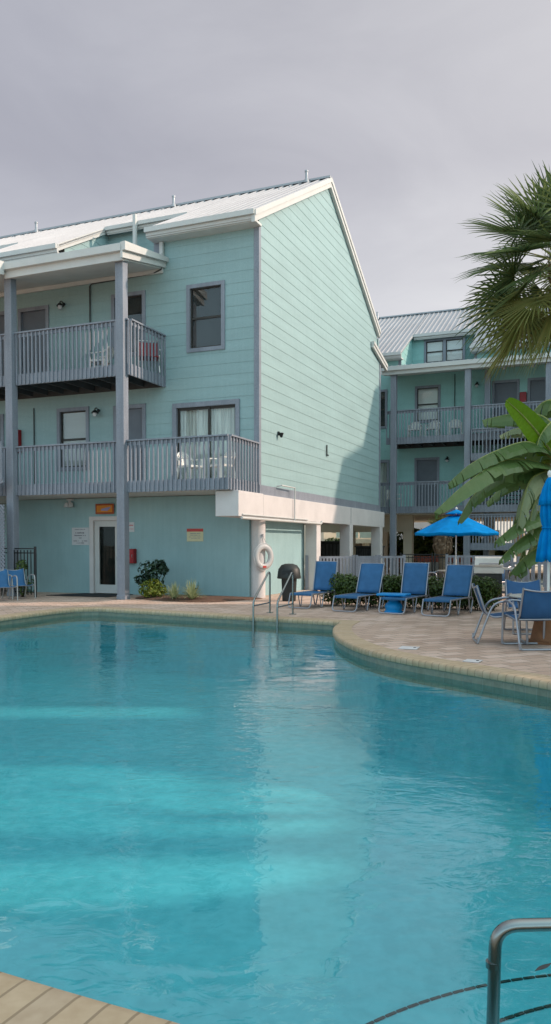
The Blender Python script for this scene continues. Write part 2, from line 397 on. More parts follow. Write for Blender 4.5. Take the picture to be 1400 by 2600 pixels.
h3 = N(nt, 'ShaderNodeMath'); h3.operation = 'MULTIPLY'; h3.inputs[1].default_value = .9; nt.links.new(h2.outputs[0], h3.inputs[0]); nt.links.new(h3.outputs[0], h1.inputs[2])
bpw = N(nt, 'ShaderNodeBump', Strength=1., Distance=.0085); nt.links.new(h1.outputs[0], bpw.inputs['Height'])
tr = N(nt, 'ShaderNodeBsdfTransparent'); tr.inputs[0].default_value = (.47,.88,.92,1)
gs = N(nt, 'ShaderNodeBsdfGlossy', Roughness=.015); fr = N(nt, 'ShaderNodeFresnel'); sheet_ior(nt, fr, 1.78)
nt.links.new(bpw.outputs[0], gs.inputs['Normal']); nt.links.new(bpw.outputs[0], fr.inputs['Normal'])
mx = N(nt, 'ShaderNodeMixShader'); nt.links.new(fr.outputs[0], mx.inputs[0]); nt.links.new(tr.outputs[0], mx.inputs[1]); nt.links.new(gs.outputs[0], mx.inputs[2])
nt.links.new(mx.outputs[0], nt.nodes['Material Output'].inputs[0])
M['water'] = m
fill('pool_water', [off(OUT, .028)], -.165, M['water'])
# ------------------------------------------------------------------ apartment buildings (local x = right along the front, y = back, z = up)
C0 = Vector((-.457, 21.6, 0)); ANG = math.atan(.413)
def W(x, y, z=0):
    return Vector((C0.x+cos(ANG)*x+sin(ANG)*y, C0.y-sin(ANG)*x+cos(ANG)*y, z))
BH = .305
def siding(mb, fm, z0, z1, lo, hi, holes=(), breaks=(), zref=3.05):
    """lapped boards on a plane: fm(s, z, out) -> point; lo/hi give the ends at height z; rectangular holes are cut out"""
    k0 = math.floor((z0-zref)/BH); zs = set([z0, z1]); k = k0
    while zref+k*BH < z1:
        if zref+k*BH > z0: zs.add(zref+k*BH)
        k += 1
    for h in holes: zs |= {q for q in (h[2], h[3]) if z0 < q < z1}
    zs |= {q for q in breaks if z0 < q < z1}
    zs = sorted(zs)
    def out(z, zb): return .0115-.008*((z-zb)/BH)
    for a, b in zip(zs, zs[1:]):
        if b-a < 1e-4: continue
        zb = zref+math.floor((a-zref)/BH+1e-6)*BH; mid = (a+b)/2; e = 1e-4
        la, lb, ra, rb = lo(a+e), lo(b-e), hi(a+e), hi(b-e)
        hs = sorted([(h[0], h[1]) for h in holes if h[2] < mid < h[3]])
        segs = []; cur = (la, lb)
        for h in hs: segs.append((cur[0], cur[1], h[0], h[0])); cur = (h[1], h[1])
        segs.append((cur[0], cur[1], ra, rb))
        for (p, q, r, s) in segs:
            if r-p < 1e-3 and s-q < 1e-3: continue
            oa, ob = out(a, zb), out(b, zb)
            mb.quad(fm(p,a,oa), fm(r,a,oa), fm(s,b,ob), fm(q,b,ob))
            if abs(a-zb) < 1e-4: mb.quad(fm(p,a,.0035), fm(r,a,.0035), fm(r,a,oa), fm(p,a,oa))
def railing(mb, a, b, z0, z1, out=(0,-1), skirt=.30, step=.13, ends=(0,0)):
    """top rail, sub rail, balusters and a skirt board between two plan points; out = outward direction"""
    ax, ay = a; bx, by = b; L = sqrt((bx-ax)**2+(by-ay)**2); dx, dy = (bx-ax)/L, (by-ay)/L
    ox, oy = out
    mb.beam((ax,ay,z1-.02), (bx,by,z1-.02), .13, .04)
    mb.beam((ax-ox*.01,ay-oy*.01,z1-.095), (bx-ox*.01,by-oy*.01,z1-.095), .035, .10)
    if skirt: mb.beam((ax-ox*.012,ay-oy*.012,z0+skirt/2), (bx-ox*.012,by-oy*.012,z0+skirt/2), .04, skirt)
    else: mb.beam((ax-ox*.01,ay-oy*.01,z0+.05), (bx-ox*.01,by-oy*.01,z0+.05), .035, .08)
    n = max(1, round(L/step))
    for i in range(n+1):
        x = ax+dx*L*i/n+ox*.028; y = ay+dy*L*i/n+oy*.028
        mb.obox((x, y, (z0+z1-.04)/2), (.042, .036, z1-z0-.05), Matrix.Rotation(math.atan2(dy,dx), 3, 'Z'))
def ribbed(mb, x0, x1, y0, z0, y1, z1, th=.05, step=.23):
    """ribbed metal roof slope between two horizontal edges"""
    mb.prism([(y0,z0-th),(y0,z0),(y1,z1),(y1,z1-th)], 'x', x0, x1)
    d = Vector((0,y1-y0,z1-z0)).normalized(); nrm = Vector((0,-d.z,d.y)) if y1 > y0 else Vector((0,d.z,-d.y))
    n = int((x1-x0)/step); s = Vector((0,y0,z0))-d*.03; e = Vector((0,y1,z1))
    for i in range(n+1):
        x = x0+.05+(x1-x0-.1)*i/n
        P = []
        for q in (s, e):
            P += [q+Vector((x-.032,0,0))-nrm*.004, q+Vector((x+.032,0,0))-nrm*.004, q+Vector((x+.016,0,0))+nrm*.04, q+Vector((x-.016,0,0))+nrm*.04]
        mb.add(P, [(3,2,1,0),(4,5,6,7),(0,1,5,4),(1,2,6,5),(2,3,7,6),(3,0,4,7)])
def window(root, y, x0, x1, z0, z1, back='dark', dbl=True, frame='trim', label=None, two=False):
    """opening at the wall plane y: trim frame > sash, pane, blind or dark sheet for the unlit room"""
    t = .105; f = MB()
    for (a, b, c, d) in ((x0,x1,z1-t,z1),(x0,x1,z0,z0+t),(x0,x0+t,z0+t,z1-t),(x1-t,x1,z0+t,z1-t)): f.box(a,b,y-.05,y+.13,c,d)
    if two: f.box((x0+x1)/2-.07,(x0+x1)/2+.07,y-.045,y+.13,z0+t,z1-t)
    w = f.build('window', M[frame], root)
    if label: w['label'] = label
    s = MB(); i0, i1, j0, j1 = x0+t, x1-t, z0+t, z1-t; zm = (j0+j1)/2
    spans = [(i0,i1)] if not two else [(i0,(x0+x1)/2-.07),((x0+x1)/2+.07,i1)]
    for (p, q) in spans:
        for (a, b, c, d) in ((p,q,j1-.035,j1),(p,q,j0,j0+.045),(p,p+.035,j0+.045,j1-.035),(q-.035,q,j0+.045,j1-.035)): s.box(a,b,y+.03,y+.07,c,d)
        if dbl: s.box(p+.035,q-.035,y+.025,y+.075,zm-.028,zm+.028)
    s.build('sash', M['bronze'], w)
    g = MB()
    for (p, q) in spans: g.quad((p+.03,y+.055,j0+.04),(q-.03,y+.055,j0+.04),(q-.03,y+.055,j1-.03),(p+.03,y+.055,j1-.03))
    g.build('pane', M['glass'], w, solid=.006)
    bl = MB(); bl.box(i0-.02,i1+.02,y+.085,y+.11,j0-.02,j1+.02)
    bl.build({'dark':'curtain_or_dark_back','blind':'blind','grey':'blind','sheer':'curtain_or_dark_back'}[back], M[{'dark':'dark','blind':'blind','grey':'blind_grey','sheer':'curtain_or_dark_back'}[back]], w)  # near-black back stands in for the unlit room, without a curtain
    return w
def door(root, y, x0, x1, z0, z1, label=None):
    t = .11; f = MB()
    for (a, b, c, d) in ((x0,x1,z1-t,z1),(x0,x0+t,z0,z1-t),(x1-t,x1,z0,z1-t)): f.box(a,b,y-.045,y+.12,c,d)
    w = f.build('door', M['trim'], root)
    p = MB(); p.box(x0+t+.004,x1-t-.004,y+.05,y+.095,z0+.02,z1-t-.004); lf = p.build('door_leaf', M['door'], w)
    h = MB(); h.lathe([(.0,0),(.03,.005),(.034,.03),(.02,.05),(0,.055)], 10, cap=False)
    h.v = [(x1-t-.09+a, y+.05-c, z0+1.0+b) for a, b, c in h.v]; h.build('door_handle', M['silver'], w, smooth=True)
    return w
def hole(x0, x1, z0, z1): return (x0+.05, x1-.05, z0+.05, z1-.05)
def eave(root, x0, x1, y, ztop, h=.26, ends=True):
    """white fascia with a stepped gutter lip"""
    mb = MB(); mb.box(x0,x1,y,y+.05,ztop-h,ztop-.02); mb.box(x0-.01,x1+.01,y-.11,y-.002,ztop-h*.52,ztop)
    mb.box(x0,x1,y-.03,y-.002,ztop-h*.85,ztop-h*.53)
    return mb.build('eave_gutter', M['white'], root)
def rake(root, x, y0, z0, y1, z1, h=.30, w=.13, name='rake_board'):
    """sloping white board at a roof end, its outer face at x+w"""
    mb = MB(); mb.prism([(y0,z0-h),(y0,z0),(y1,z1),(y1,z1-h)], 'x', x, x+w-.03)
    mb.prism([(y0,z0-h*.45),(y0,z0+.012),(y1,z1+.012),(y1,z1-h*.45)], 'x', x+w-.028, x+w)
    return mb.build(name, M['white'], root)
SL = .55; RY = 5.75; RZ = 13.6
def rz_(y): return RZ-SL*abs(y-RY)
def balcony(root, x0, x1, z0, z1, yf, open_l=False, side_r=True, soffit=True, yw=0., joists=False, step=.135):
    b = MB(); zf = z0+.30
    b.box(x0+.03,x1-.03,yf+.04,yw-.004,zf-.035,zf)
    if joists:
        b2 = MB(); n = int((x1-x0)/.55)
        for i in range(n+1):
            x = x0+.12+(x1-x0-.24)*i/n; b2.box(x-.022,x+.022,yf+.06,yw-.06,zf-.25,zf-.04)
        b2.box(x0+.04,x1-.04,yw-.055,yw-.006,zf-.29,zf-.04)
    bal = b.build('balcony', M['trim' if joists else 'soffit'], root)
    if joists: b2.build('joists', M['dark_wood'], bal)
    elif soffit:
        s = MB(); s.box(x0+.05,x1-.05,yf+.045,yw-.005,z0+.005,z0+.05); s.build('balcony_soffit', M['soffit'], bal)
    r = MB(); railing(r, (x0,yf), (x1-.03,yf), z0, z1, step=step)
    if side_r: railing(r, (x1-.02,yf+.03), (x1-.02,yw-.02), z0, z1, out=(1,0), step=step*1.25)
    r.build('railing', M['trim'], bal)
    return bal
def wall_lamp(label, p, rz, group='black wall lamps beside the doors'):
    t = thing('wall_lamp', label, 'wall lamp', p, rz, group)
    a = MB(); a.lathe([(.05,0),(.05,.02)], 10); a.v = [(x, -z, y) for x, y, z in a.v]
    a.tube(crom([(0,-.01,0),(0,-.10,.06),(0,-.18,.03),(0,-.18,-.02)], 5), .014, 6); a.build('bracket', M['black'], t, smooth=True)
    s = MB(); s.lathe([(.02,.0),(.06,-.03),(.115,-.10),(.10,-.10)], 12, (0,-.18,-.0), cap=False); s.build('lamp_shade', M['black'], t, smooth=True)
    g = MB(); g.lathe([(.0,-.20),(.05,-.185),(.07,-.13),(.06,-.06),(0,-.05)], 12, (0,-.18,0), cap=False); g.build('globe', M['signwhite'], t, smooth=True)
    return t

# ================================================================== the nearer building
B1 = thing('apartment_building', 'mint green three storey apartment house standing beside the pool, its lapped end wall sunlit', 'building', C0, -ANG)
XL = -16.2
bays = [(-3.08,0.),(-9.5,-6.3),(XL,-12.72)]; recs = [(-6.3,-3.08),(-12.72,-9.5)]
fr = lambda V: (lambda s, z, o: (s, V-o, z))
ups = [(-2.17,-.99,6.79,8.65,'dark'), (-4.64,-3.5,6.87,8.68,'dark')]
lows = [(-6.6,-5.45,3.66,5.53,'grey')]
slide = (-2.63,-.55,3.14,5.41)
doors = [(-8.02,-6.87,6.18,8.65), (-4.6,-3.51,3.14,5.48), (-9.5,-8.4,6.18,8.65), (-9.7,-8.62,3.14,5.5)]
H = [hole(a,b,c,d) for a,b,c,d,_ in ups+lows]+[hole(*d) for d in doors]+[hole(*slide)]
fw = MB()
siding(fw, fr(0), 3.0, 9.30, lambda z: XL, lambda z: -.11, H)
for a, b in bays: siding(fw, fr(0), 9.30, 10.10, lambda z: a, lambda z: b-.10)
fw.build('wall', M['siding'], B1, fix=False)
for a, b in recs:
    rw = MB(); siding(rw, fr(2.3), 9.30, 11.5, lambda z: a, lambda z: b); rw.build('recessed_wall', M['siding'], B1, fix=False)
# side faces of the bays above the porch roof
for a in (-6.3,-12.72):
    cw = MB(); siding(cw, lambda s, z, o: (a+o, s, z), 9.2, 11.4, lambda z: max(0, (z-rz_(0)+.06)/SL), lambda z: 2.3); cw.build('bay_side_wall', M['siding'], B1, fix=False)
for a in (-3.08,-9.5):
    cw = MB(); siding(cw, lambda s, z, o: (a-o, s, z), 9.2, 11.4, lambda z: max(0, (z-rz_(0)+.06)/SL), lambda z: 2.3); cw.build('bay_side_wall', M['siding'], B1, fix=False)
gw = MB()
def ghi(z):
    m = RY+(RZ-.08-z)/SL
    return 12.5 if z < 9.0 else min(12.0, m)
def glo(z): return .0 if z < rz_(0)-.08 else RY-(RZ-.08-z)/SL
siding(gw, lambda s, z, o: (o, s, z), 3.07, 13.5, glo, ghi, breaks=(9.0, rz_(0)-.08, RZ-.08-SL*6.25))
gw.box(-.10,-.003,.05,12.4,3.07,9.0); gw.build('gable_wall', M['siding'], B1, fix=False)
hw = MB(); hw.box(XL,-.05,12.38,12.5,3.0,9.9); hw.box(XL,XL+.1,.1,12.3,0,10.0); hw.build('back_wall', M['siding'], B1)
# roof
ro = MB()
for a, b in bays: ribbed(ro, a-(.12 if a > XL else 0), b+.12, -.42, rz_(-.42), RY, RZ, step=.31)
for a, b in recs: ribbed(ro, a+.12, b-.12, 2.05, rz_(2.05), RY, RZ, step=.31)
ribbed(ro, XL, .12, 12.0, rz_(12.0), RY, RZ)
ro.box(XL,.13,RY-.16,RY+.16,RZ-.03,RZ+.035)
roof = ro.build('roof', M['roof'], B1)
for x in (-.66,-5.71,-11.76):
    v = MB(); v.lathe([(.09,0),(.075,.10),(.05,.13),(.05,.34),(.065,.35),(.065,.40),(.03,.42)], 10, (x,RY-.25,RZ-.12)); v.build('vent_pipe', M['roof'], roof, smooth=True)
for a, b in bays: eave(B1, a-.12, b+.10, -.45, rz_(-.42)+.0)
for a, b in recs: eave(B1, a+.13, b-.13, 2.02, rz_(2.05), h=.22)
rake(B1, .02, -.50, rz_(-.50)+.02, RY+.02, RZ+.02); rake(B1, .02, 12.05, rz_(12.05)+.02, RY, RZ+.02)
for a, b in bays:
    so_ = MB(); so_.box(a-.1,b+.1,-.40,-.005,9.93,9.99); so_.build('eave_soffit', M['soffit'], B1)
for a in (-6.3,-12.72): rake(B1, a+.0, -.47, rz_(-.47)+.02, 2.2, rz_(2.2)+.02, h=.20, w=.12)
lo_ = MB(); lo_.prism([(11.0,9.40),(11.0,9.48),(13.2,8.97),(13.2,8.89)], 'x', XL, .0); lo_.build('back_porch_roof', M['roof'], B1)
rake(B1, .03, 13.2, 8.98, 11.05, 9.49, h=.24)
ct = MB(); ct.box(-.12,.0,-.034,.0,3.0,10.0); ct.box(.0,.032,-.034,.10,3.0,10.05); ct.build('corner_trim', M['trim'], B1)
ct = MB(); ct.box(-3.2,-2.98,-.05,-.026,9.45,9.95); ct.box(-3.13,-3.03,-.035,-.004,9.3,9.95); ct.build('corner_trim', M['trim'], B1)
ct = MB(); ct.box(.0,.03,12.36,12.52,3.05,9.0); ct.build('corner_trim', M['trim'], B1)
sk_ = MB(); sk_.box(.0,.045,-.02,12.5,2.80,3.07); sk_.build('skirt_board', M['trim'], B1)
# porch roof over the upper balcony
PX1 = -2.9
pr = MB()
ribbed(pr, -6.7, PX1-.03, -2.05, 9.19, 2.28, 9.74, step=.19)
ribbed(pr, XL, -6.7, -3.9, 8.95, 2.28, 9.74, step=.19); pr.build('porch_roof', M['roof'], B1)
pg = MB()
pg.box(-6.72,PX1,-2.10,-2.04,8.78,9.06); pg.box(-6.72,PX1+.01,-2.22,-2.102,8.98,9.17)
pg.prism([(-2.2,8.80),(-2.2,9.20),(.02,9.50),(.02,9.24)],'x',PX1,PX1+.07); pg.prism([(-2.22,8.98),(-2.22,9.2),(.0,9.5),(.0,9.38)],'x',PX1+.072,PX1+.16)
pg.box(XL,-6.7,-3.98,-3.9,8.60,8.92); pg.prism([(-4.0,8.58),(-4.0,8.97),(-2.2,9.20),(-2.2,8.84)],'x',-6.72,-6.64)
pg.build('porch_gutter', M['white'], B1)
ps = MB(); ps.prism([(-2.0,8.80),(-2.0,8.85),(-.03,9.26),(-.03,9.20)],'x',-6.7,PX1-.01); ps.prism([(-3.88,8.66),(-3.88,8.70),(-.03,9.26),(-.03,9.20)],'x',XL,-6.72)
ps.box(XL,PX1,-.09,-.03,9.08,9.22); ps.build('porch_soffit', M['soffit'], B1)
for x in (-5.02,-11.5):
    d = MB(); d.box(x-.05,x+.05,1.80,1.90,9.62,11.75); d.build('downspout', M['white'], B1)
d = MB(); d.box(-2.97,-2.87,-.14,-.04,9.50,9.92); d.build('downspout', M['white'], B1)
# openings
for a,b,c,d,k in ups+lows: window(B1, 0, a, b, c, d, k)
for q in doors: door(B1, 0, *q)
# half drawn blind in the upper window and glare marks on the lower one are part of those windows
sd = MB(); x0, x1, z0, z1 = slide
for (a, b, c, d) in ((x0,x1,z1-.13,z1),(x0,x0+.13,z0,z1-.13),(x1-.12,x1,z0,z1-.13)): sd.box(a,b,-.055,.13,c,d)
sl_ = sd.build('sliding_door', M['trim'], B1)
s = MB(); xm = -1.53
for (a, b, y) in ((x0+.13,xm+.04,.055),(xm-.03,x1-.12,.085)):
    for (p, q, c, d) in ((a,b,z1-.20,z1-.13),(a,b,z0,z0+.09),(a,a+.06,z0+.09,z1-.20),(b-.06,b,z0+.09,z1-.20)): s.box(p,q,y-.02,y+.02,c,d)
s.build('sash', M['bronze'], sl_)
g = MB(); g.quad((x0+.18,.055,z0+.08),(xm,.055,z0+.08),(xm,.055,z1-.19),(x0+.18,.055,z1-.19)); g.quad((xm,.085,z0+.08),(x1-.17,.085,z0+.08),(x1-.17,.085,z1-.19),(xm,.085,z1-.19)); g.build('pane', M['glass'], sl_, solid=.006)
cu = MB(); cu.sheet([[(x0+.1+(x1-x0-.2)*i/90, .155+.022*sin(i*1.35)+.01*sin(i*.53), z) for i in range(91)] for z in (z0,z1-.15)]); cu.build('curtain_or_dark_back', M['curtain_or_dark_back'], sl_, smooth=True)
bk = MB(); bk.box(x0,x1,.22,.25,z0,z1); bk.build('dark_room_back', M['dark'], sl_)  # near-black sheet standing in for the unlit room
# upper window shows a half drawn white shade
sh = MB(); sh.box(-4.50,-3.63,.09,.11,6.98,7.72); sh.build('window_shade', M['blind'], B1)
# balconies
balcony(B1, XL+3, -2.88, 5.90, 7.36, -1.80, joists=True)
balcony(B1, XL+3, .0, 2.83, 4.20, -1.80)
# posts
for (x, zt) in ((-3.10,8.86),(-6.74,8.86),(-10.4,8.7)):
    p = MB(); p.box(x-.12,x+.12,-1.97,-1.73,0,zt); p.box(x-.132,x+.132,-1.982,-1.718,0,.12); p.build('post', M['trim'], B1, bevel=.012)
# conduit on the wall, running to the porch end
cd = MB(); cd.tube([(-5.37,-.05,6.2),(-5.37,-.05,9.02),(-5.28,-.06,9.07),(-3.2,-.07,9.10),(-2.93,-.12,9.16),(-2.89,-.12,9.3),(-2.89,-.12,9.6)], .022, 6); cd.build('conduit', M['dark_wood'], B1, smooth=True)
cd = MB(); cd.tube([(-7.45,-.04,3.2),(-7.45,-.04,5.6)], .018, 6); cd.build('conduit', M['dark_wood'], B1)
# ground floor: stucco front, side wall under the beam
gf = MB()
for (a, b, c, d) in ((-8.15,-5.47,0,2.82),(-4.3,-.28,0,2.82),(-5.47,-4.3,2.28,2.82)): gf.box(a,b,.0,.16,c,d)
gf.box(XL,-8.15,1.6,1.76,0,2.82); gf.box(-8.3,-8.15,.0,1.76,0,2.82)
gf.box(-.42,-.28,.161,4.3,0,2.82); gf.build('ground_floor_wall', M['stucco'], B1)
fl = MB(); fl.box(XL,-.02,.02,12.4,2.835,2.99); fl.build('floor_slab', M['soffit'], B1)
inner = MB(); inner.box(-8.2,-.43,4.14,4.3,0,2.83); inner.box(-9,-8.85,4.5,12.3,0,2.83); inner.build('inner_wall', M['concrete'], B1)
bm_ = MB(); bm_.box(-.50,.15,-1.60,-.01,2.17,2.82); bm_.box(-.27,.15,-.01,12.75,2.17,2.80)
bm_.build('concrete_beam', M['concrete'], B1, bevel=.012)
for y in (8.0,):
    cj = MB(); cj.box(.151,.156,y-.012,y+.012,2.17,2.79); cj.build('beam_joint', M['trim'], B1)
pp = MB(); pp.tube([(.19,-1.5,2.13),(.19,4.6,2.13),(.19,4.66,2.2)], .035, 8); pp.tube([(.20,2.2,2.13),(.20,2.2,3.12),(.19,1.2,3.13),(.05,1.15,3.10)], .022, 8); pp.tube([(.17,-1.4,2.22),(.17,3.4,2.22)], .02, 6)
pp.build('pipe', M['white'], B1, smooth=True)
cl = MB(); cl.lathe([(.21,0),(.21,2.17)], 24, (-.14,.26,0)); cl.build('column', M['concrete'], B1, smooth=True)
for (x, y) in ((-.02,4.42),(-.02,8.0),(-.02,12.2),(-4.2,8.0),(-4.2,12.2),(-7.5,12.2)):
    cl = MB(); cl.box(x-.19,x+.19,y-.20,y+.20,0,2.17 if x > -1 else 2.83); cl.build('column', M['concrete'], B1, bevel=.01)
ac = MB(); ac.box(-4.4,-4.2,8.2,12.0,2.3,2.83); ac.box(-8,-.5,12.0,12.2,2.3,2.83); ac.build('carport_beam', M['concrete'], B1)
# glazed entrance door
ed = MB(); x0, x1, zt = -5.46, -4.30, 2.28
for (a, b, c, d) in ((x0,x1,zt-.12,zt),(x0,x0+.14,0,zt-.12),(x1-.14,x1,0,zt-.12)): ed.box(a,b,-.05,.14,c,d)
edo = ed.build('entrance_door', M['concrete'], B1)
e2 = MB(); a, b = x0+.145, x1-.145
for (p, q, c, d) in ((a,b,1.98,2.155),(a,b,.02,.27),(a,a+.16,.27,1.98),(b-.16,b,.27,1.98)): e2.box(p,q,.02,.065,c,d)
e2.build('door_leaf', M['white'], edo)
e3 = MB(); e3.quad((a+.15,.045,.26),(b-.15,.045,.26),(b-.15,.045,1.99),(a+.15,.045,1.99)); e3.build('pane', M['doorglass'], edo, solid=.006)
e4 = MB(); e4.box(a+.02,b-.02,.11,.135,.03,2.1); e4.box(a+.16,b-.16,.088,.10,1.02,1.05); e4.build('dark_interior', M['dark'], edo)
e5 = MB(); e5.tube([(b-.07,-.02,.98),(b-.07,-.02,1.10)], .02, 8); e5.build('door_handle', M['silver'], edo)
# stair on the far left: sloping rail and lattice skirt
st = MB(); a, b = Vector((-9.4,-2.35,2.2)), Vector((-6.66,-2.35,3.25))
st.beam(a+Vector((0,0,1.0)), b+Vector((0,0,1.0)), .12, .04); st.beam(a+Vector((0,0,.05)), b+Vector((0,0,.05)), .05, .30)
for i in range(18):
    q = a.lerp(b, i/17); st.obox(q+Vector((0,-.03,.5)), (.045,.04,1.05))
st.build('stair_railing', M['trim'], B1)
lt = MB()
zb, zt_ = .35, 2.55
for i in range(64):
    for sgn in (1,-1):
        x = -9.6+i*.105
        p = Vector((x,-2.30+.014*sgn,zb)); q = Vector((x+sgn*(zt_-zb),-2.30+.014*sgn,zt_))
        # clip to the panel
        def clip(p, q, lo, hi):
            d = q-p; t0, t1 = 0., 1.
            for s_, e_ in ((lo,1),(hi,-1)):
                f0 = (p.x-s_)*e_; f1 = (q.x-s_)*e_
                if f0 < 0 and f1 < 0: return None
                if f0 < 0: t0 = max(t0, f0/(f0-f1))
                if f1 < 0: t1 = min(t1, f0/(f0-f1))
            return (p+d*t0, p+d*t1) if t1 > t0 else None
        c = clip(p, q, -9.4, -6.64)
        if c and (c[1]-c[0]).length > .05: lt.beam(c[0], c[1], .045, .012, up=(0,1,0))
lt.box(-9.45,-6.62,-2.33,-2.27,zb-.08,zb); lt.build('lattice_panel', M['trim'], B1)
# fittings fixed to the walls
wall_lamp('black hooded wall lamp on the upper floor left of the thin conduit', W(-6.31,-.03,8.6), -ANG)
wall_lamp('black hooded wall lamp on the middle floor, right of the window with the white blind', W(-5.11,-.03,5.38), -ANG)
fl_ = thing('flood_light', 'white twin flood light under the lower balcony, left of the entrance door', 'flood light', W(-6.1,-.03,2.79), -ANG)
f = MB(); f.box(-.09,.09,-.12,0,-.03,.02); f.box(-.03,.03,-.12,-.05,-.12,-.03); f.build('mount', M['signwhite'], fl_, bevel=.005)
for s_ in (-1,1):
    f = MB(); f.lathe([(.03,.06),(.06,.03),(.085,-.07),(.075,-.075)], 12, (s_*.075,-.13,-.15)); f.build('lamp_head', M['signwhite'], fl_, smooth=True)
def sign(name, label, x0, x1, z0, z1, y, face, cat='sign'):
    t = thing(name, label, cat, W((x0+x1)/2, y, (z0+z1)/2), -ANG)
    b = MB(); w, h = (x1-x0)/2, (z1-z0)/2; b.box(-w,w,-.012,0,-h,h); b.build('board', M[face], t, bevel=.006)
    return t, w, h
def scrawl(t, rows, m='ink', y=-.014):
    """faint lines of lettering: a row of uneven little strokes for each line (x0, x1, z, height)"""
    b = MB(); rnd = random.Random(3)
    for (x0, x1, z, h) in rows:
        x = x0
        while x < x1:
            w = h*rnd.uniform(.35,.75); k = rnd.choice((.55,.62,.7,1.))
            if rnd.random() > .12:
                xe = min(x+w*.8, x1); zl = z-h/2
                b.box(x,x+(xe-x)*.3,y-.001,y+.001,zl,zl+h*k*.8); b.box(x+(xe-x)*.62,xe,y-.001,y+.001,zl,zl+h*.5)
                b.box(x+(xe-x)*.3,x+(xe-x)*.62,y-.001,y+.001,zl+h*.18*rnd.choice((0,1,2)),zl+h*.18*3)
            x += w
    o = b.build('lettering', M[m], t); return o
t, w, h = sign('notice_sign', 'white lettered notice board on the wall, left of the glazed entrance door', -6.11,-5.50,1.44,1.96,-.002,'signwhite')
scrawl(t, [(-.20,.17,.21,.03),(-.17,.15,.115,.065),(-.24,.22,.035,.055),(-.05,.05,-.04,.05),(-.24,-.05,-.13,.045),(.06,.25,-.13,.045),(-.13,.13,-.19,.05)])
t, w, h = sign('door_sign', 'small orange name board over the glazed entrance door', -5.22,-4.58,2.35,2.65,-.06,'amber')
b = MB(); b.box(-w+.05,w-.05,-.02,-.013,-h+.05,h-.05); b.build('face', M['orange'], t, bevel=.004)
b = MB(); b.prism([(-.12,-.05),(.10,-.06),(.22,.03),(.20,.06),(.05,.03),(-.10,.0)],'y',-.024,-.0205); b.build('lettering', M['violet'], t)
t, w, h = sign('pool_rules_sign', 'pale yellow sign with a red heading, alone on the stucco wall near the corner', -2.2,-1.68,1.54,1.90,-.002,'signcream')
b = MB(); b.box(-w+.002,w-.002,-.016,-.0125,h-.085,h-.002); b.build('heading', M['signred'], t); scrawl(t, [(-.15,.17,.05,.035),(-.15,.15,.0,.03),(-.2,.2,-.05,.02),(-.12,.15,-.09,.02)], 'signred' if False else 'trim')
t, w, h = sign('small_notice', 'small white notice half hidden behind the grey post', -4.16,-3.92,1.82,2.10,-.002,'signwhite'); scrawl(t, [(-.08,.08,.06,.05),(-.08,.09,-.05,.025)], 'signred')
def cabinet(label, x, z, V=0, h=.62, w=.30):
    t = thing('extinguisher_cabinet', label, 'fire cabinet', W(x,V-.002,z), -ANG, 'red fire extinguisher cabinets')
    b = MB(); b.box(-w/2,w/2,-.18,0,-h/2,h/2); b.build('box', M['red'], t, bevel=.015)
    b = MB(); b.box(-w/2+.05,w/2-.05,-.186,-.18,-h/2+.06,h/2-.06); b.build('door_panel', M['red'], t, bevel=.004)
    b = MB(); b.tube([(w/2-.04,-.19,-.05),(w/2-.04,-.205,0),(w/2-.04,-.19,.05)], .008, 6); b.build('handle', M['silver'], t)
    return t
cabinet('red cabinet low on the stucco wall beside the grey post, right of the entrance door', -4.0, 1.12, h=.42)
cabinet('red cabinet on the middle floor beside the left grey post', -8.1, 4.62, h=.7)
cabinet('red cabinet on the upper floor left of the doorway, behind the left grey post', -8.27, 7.55, h=.7)
v = thing('wall_vent', 'small grey vent hood low on the stucco wall above the planting bed', 'vent', W(-1.93,-.002,.32), -ANG)
b = MB(); b.prism([(0,-.08),(-.12,-.08),(-.12,-.03),(0,.09)],'x',-.09,.09); b.build('hood', M['stucco'], v); b = MB(); b.box(-.08,.08,-.115,-.01,-.095,-.081); b.build('grille', M['dark'], v)
for (y, z, nm, lb) in ((1.35,4.62,'wall_floodlight','small dark spotlight on the sunlit lapped end wall'),(5.6,4.62,'wall_bracket','thin dark bracket on the sunlit lapped end wall')):
    t = thing(nm, lb, 'spotlight' if 'light' in nm else 'bracket', W(.026,y,z), -ANG)
    b = MB()
    if 'light' in nm:
        b.box(0,.03,-.05,.05,-.05,.05); b.build('mount', M['black'], t); b = MB(); b.lathe([(.03,.0),(.07,.12),(.06,.13)], 10, (.09,0,-.12)); b.build('lamp_head', M['black'], t, smooth=True)
    else:
        b.box(0,.03,-.02,.02,-.16,.16); b.box(.0,.03,-.02,.16,-.19,-.15); b.build('bracket', M['black'], t)
# ================================================================== the second building, further back on the right
B2L = W(0, 16.6)
B2 = thing('apartment_building', 'mint green apartment house further back on the right, half hidden by palm and banana leaves', 'building', B2L, -ANG)
XA, XB = -4.2, 8.05
bays2 = [(XA,-.1),(3.2,6.5)]; recs2 = [(-.1,3.2),(6.5,XB)]
ow = [(.55,1.72,7.0,8.68,'blind'),(-2.1,-.74,6.85,8.65,'dark')]; dw = [(3.98,5.15,6.18,8.66),(5.48,6.64,6.18,8.66),(.55,1.69,3.14,5.42),(2.85,3.95,3.14,5.42)]
sl2 = (-2.7,-.62,3.14,5.40)
fw = MB(); H = [hole(a,b,c,d) for a,b,c,d,_ in ow]+[hole(*d) for d in dw]+[hole(*sl2)]
siding(fw, fr(0), 3.0, 9.3, lambda z: XA, lambda z: XB, H)
for a, b in bays2: siding(fw, fr(0), 9.3, 10.08, lambda z: a, lambda z: b)
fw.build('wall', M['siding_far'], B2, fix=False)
rwin = (.47,2.43,10.13,11.34)
